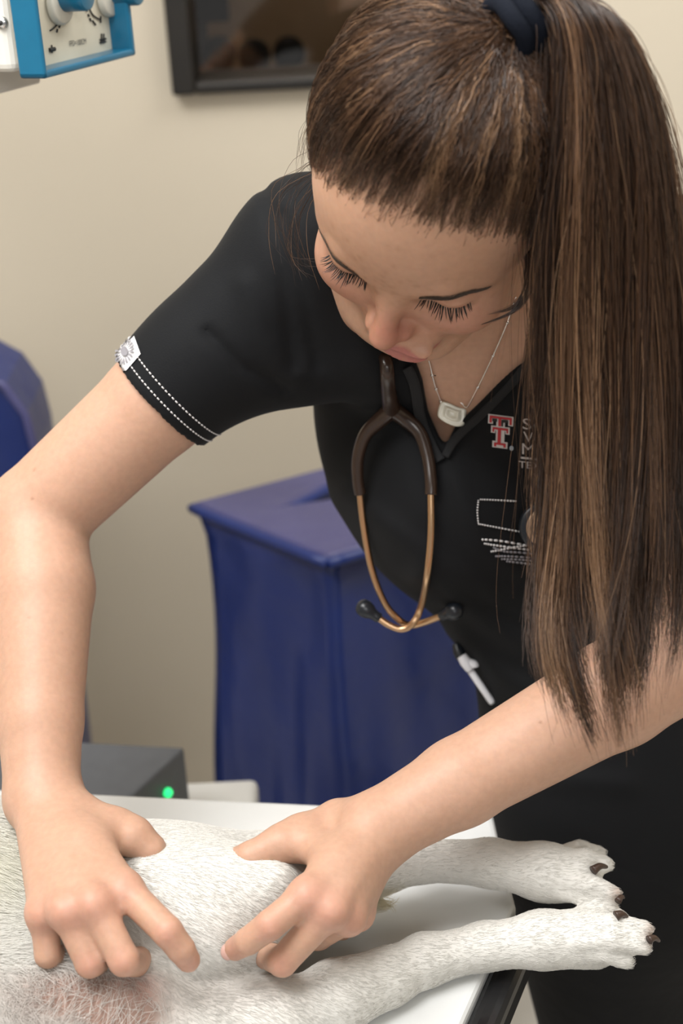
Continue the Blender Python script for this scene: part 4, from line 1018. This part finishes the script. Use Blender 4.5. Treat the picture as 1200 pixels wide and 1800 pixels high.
# ------------------------------------------------------------------ stethoscope round her neck
def front(px, py, off):           # the nearer of skin and cloth at a pixel, lifted towards the viewer
    a, na = hit(sb, px, py, 0, 9.0); b, nb = hit(person_bvh, px, py, 0, 9.0)
    p, n_ = (a, na) if proj(a)[2] < proj(b)[2] else (b, nb)
    return p + n_ * off
j0, _n = hit(sb, 690, 728, .008); yj = j0[1]
def plumb(px, py, dy=0.0):
    p = Yp(px, py, yj + dy); f_ = front(px, py, 0); d0, d1 = proj(p)[2], proj(f_)[2] - .007
    return D(px, py, min(d0, d1))
steth = empty('stethoscope', tuple(j0), 'brown stethoscope with copper ear tubes hanging from her neck', 'stethoscope')
nk = proj(neck)[2]
up_l = [neck + lat * -.062 + sp_ * .015, neck + lat * -.075 - sag * -.03 - sp_ * .01, front(668, 600, .010) * .0 + D(672, 596, proj(j0)[2] - .012), plumb(679, 640), plumb(683, 690), plumb(689, 722, -.001)]
tube('tubing', up_l, [.0046, .0046, .0047, .0049, .0056, .0070], M['tube'], steth, 16, 44)
back = [neck + lat * -.062 + sp_ * .015, neck - sag * .066 + sp_ * .01, neck + lat * .07 + sp_ * .012, front(990, 640, .008), front(995, 740, .008), front(985, 850, .007), front(955, 905, .012)]
tube('tubing', back, .0046, M['tube'], steth, 14, 60)
yl = [plumb(689, 720), plumb(668, 738), plumb(642, 764), plumb(629, 805), plumb(629, 845, -.001), plumb(633, 868, -.002)]
yr = [plumb(689, 720), plumb(713, 737), plumb(738, 762), plumb(752, 805), plumb(757, 845, -.002), plumb(757, 870, -.004)]
tube('yoke_arm', yl, [.0068, .0062, .0052, .0048, .0046, .0046], M['tube'], steth, 16, 34)
tube('yoke_arm', yr, [.0068, .0062, .0052, .0048, .0046, .0046], M['tube'], steth, 16, 34)
et1 = [plumb(632, 862, -.002), plumb(639, 925, -.004), plumb(653, 1000, -.006), plumb(676, 1060, -.008), plumb(703, 1091, -.008), plumb(722, 1099, -.007), plumb(745, 1094, -.012), plumb(779, 1081, -.022)]
et2 = [plumb(757, 864, -.004), plumb(757, 940, -.010), plumb(750, 1015, -.014), plumb(739, 1068, -.016), plumb(725, 1096, -.016), plumb(706, 1106, -.015), plumb(684, 1099, -.013), plumb(662, 1084, -.010)]
tube('ear_tube', et1, .0027, M['bronze'], steth, 16, 90); tube('ear_tube', et2, .0027, M['bronze'], steth, 16, 90)
for q in (et1, et2):
    d = unit(q[-1] - q[-2]); o = q[-1] - d * .003
    prof = [(0, .0034), (.001, .0042), (.004, .0040), (.007, .0046), (.010, .0064), (.014, .0072), (.018, .0066), (.0205, .0044), (.0215, .0015)]
    tube('ear_tip', [o + d * a for a, _ in prof], [b for _, b in prof], M['rubber'], steth, 20)
cp, cn = hit(sb, 948, 918, .010); cn = unit(cn * .5 - unit(ray(948, 918)) * .5)
qz = Vector(cn).to_track_quat('Z', 'Y').to_matrix().to_4x4()
def disc(nm, r, h, o, m, par, bev=.001):
    bm = bmesh.new(); bmesh.ops.create_cone(bm, cap_ends=True, segments=56, radius1=r, radius2=r, depth=h, matrix=Matrix.Translation(Vector(cp + cn * o)) @ qz); return bm_obj(nm, bm, m, par, True, bevel=bev)
chest = disc('chest_piece', .0195, .007, .000, M['rubber'], steth, .002); disc('chest_piece_face', .0148, .003, .0030, M['bronze_face'], chest, .0008)
def ringt(nm, r, w, o, m):
    qm = np.array(qz.to_3x3()); loop = [cp + cn * o + qm @ np.array([r * cos(a), r * sin(a), 0]) for a in np.linspace(0, 2 * pi, 61)]; bm = bmesh.new(); tube_bm(bm, loop, w, 6, cap=False); return bm_obj(nm, bm, m, chest, True)
ringt('face_groove', .0108, .0004, .0047, M['thread_black']); ringt('face_groove', .0042, .0003, .0047, M['thread_black'])

# ------------------------------------------------------------------ necklace
nkl = empty('necklace', tuple(front(795, 728, .003)), 'fine silver necklace with a pale irregular pendant on her chest', 'necklace')
for path in ([(757, 642), (763, 668), (774, 698), (781, 714)], [(818, 722), (845, 668), (868, 618), (890, 564), (903, 520)]):
    P = np.array([front(x, y, .0016) for x, y in spline([(a, b, 0) for a, b in path], 60)[:, :2]])
    if path[0][1] > 640: d0 = proj(P[0])[2]; P = np.concatenate([[D(746, 606, d0 - .010), D(751, 625, d0 - .005)], P])
    for _ in range(4): P[1:-1] = (P[:-2] + 2 * P[1:-1] + P[2:]) / 4
    bm = bmesh.new(); tube_bm(bm, P, .00055, 8); ch_ = bm_obj('chain', bm, M['silver'], nkl, True)
    for k in (14, 30, 46):
        bm = bmesh.new(); bmesh.ops.create_uvsphere(bm, u_segments=12, v_segments=8, radius=.0014, matrix=Matrix.Translation(P[k])); bm_obj('bead', bm, M['silver'], ch_, True)
c0 = front(795, 728, .004); pol = [(775, 705), (788, 708), (806, 716), (819, 719), (818, 731), (817, 746), (804, 750), (789, 746), (775, 738), (769, 730), (771, 716)]
dpt = proj(c0)[2] - .003; bm = bmesh.new(); outer = spline([(x, y, 0) for x, y in pol + pol[:1]], 45)[:-1, :2]; cx, cy = outer.mean(0); rings = []
for f, lift in ((1, 0), (1, .0018), (.93, .0028), (.80, .0024), (.58, .0022), (.50, .0032), (.36, .0034), (.28, .0024), (.12, .0022)):
    rings.append([bm.verts.new(tuple(D(cx + (x - cx) * f, cy + (y - cy) * f, dpt - lift))) for x, y in outer])
for a, b in zip(rings[:-1], rings[1:]):
    for k in range(len(a)): bm.faces.new((a[k], a[(k + 1) % len(a)], b[(k + 1) % len(a)], b[k]))
bm.faces.new(rings[0]); bm.faces.new(rings[-1]); bm_obj('pendant', bm, M['pendant'], nkl, True)

# ------------------------------------------------------------------ white pen clipped at her hip pocket
pen = empty('pen', tuple(front(842, 1200, .005)), 'white pen clipped slantwise to her black scrubs at the waist', 'pen')
dp0 = min(proj(front(856, 1216, .006))[2], proj(front(840, 1185, .006))[2])
A0, B0 = D(812, 1158, dp0 - .003), D(866, 1237, dp0 - .003)
ax = unit(B0 - A0); tube('barrel', [A0 + ax * .010, A0 + ax * .012, B0 - ax * .002, B0], [.0024, .0029, .0029, .0020], M['pen_white'], pen, 18)
tube('clip', [D(811, 1153, dp0 - .004), D(818, 1164, dp0 - .005), D(826, 1178, dp0 - .005)], [.0040, .0050, .0034], M['pen_white'], pen, 14, 12)
tube('push_button', [D(824, 1164, dp0 - .006), D(833, 1168, dp0 - .006), D(835, 1173, dp0 - .006)], [.0030, .0036, .0028], M['pen_white'], pen, 12, 10)
tube('cap', [D(802, 1132, dp0 + .002), D(806, 1146, dp0), D(811, 1158, dp0 - .002)], [.0035, .0048, .0040], M['rubber'], pen, 16, 14)
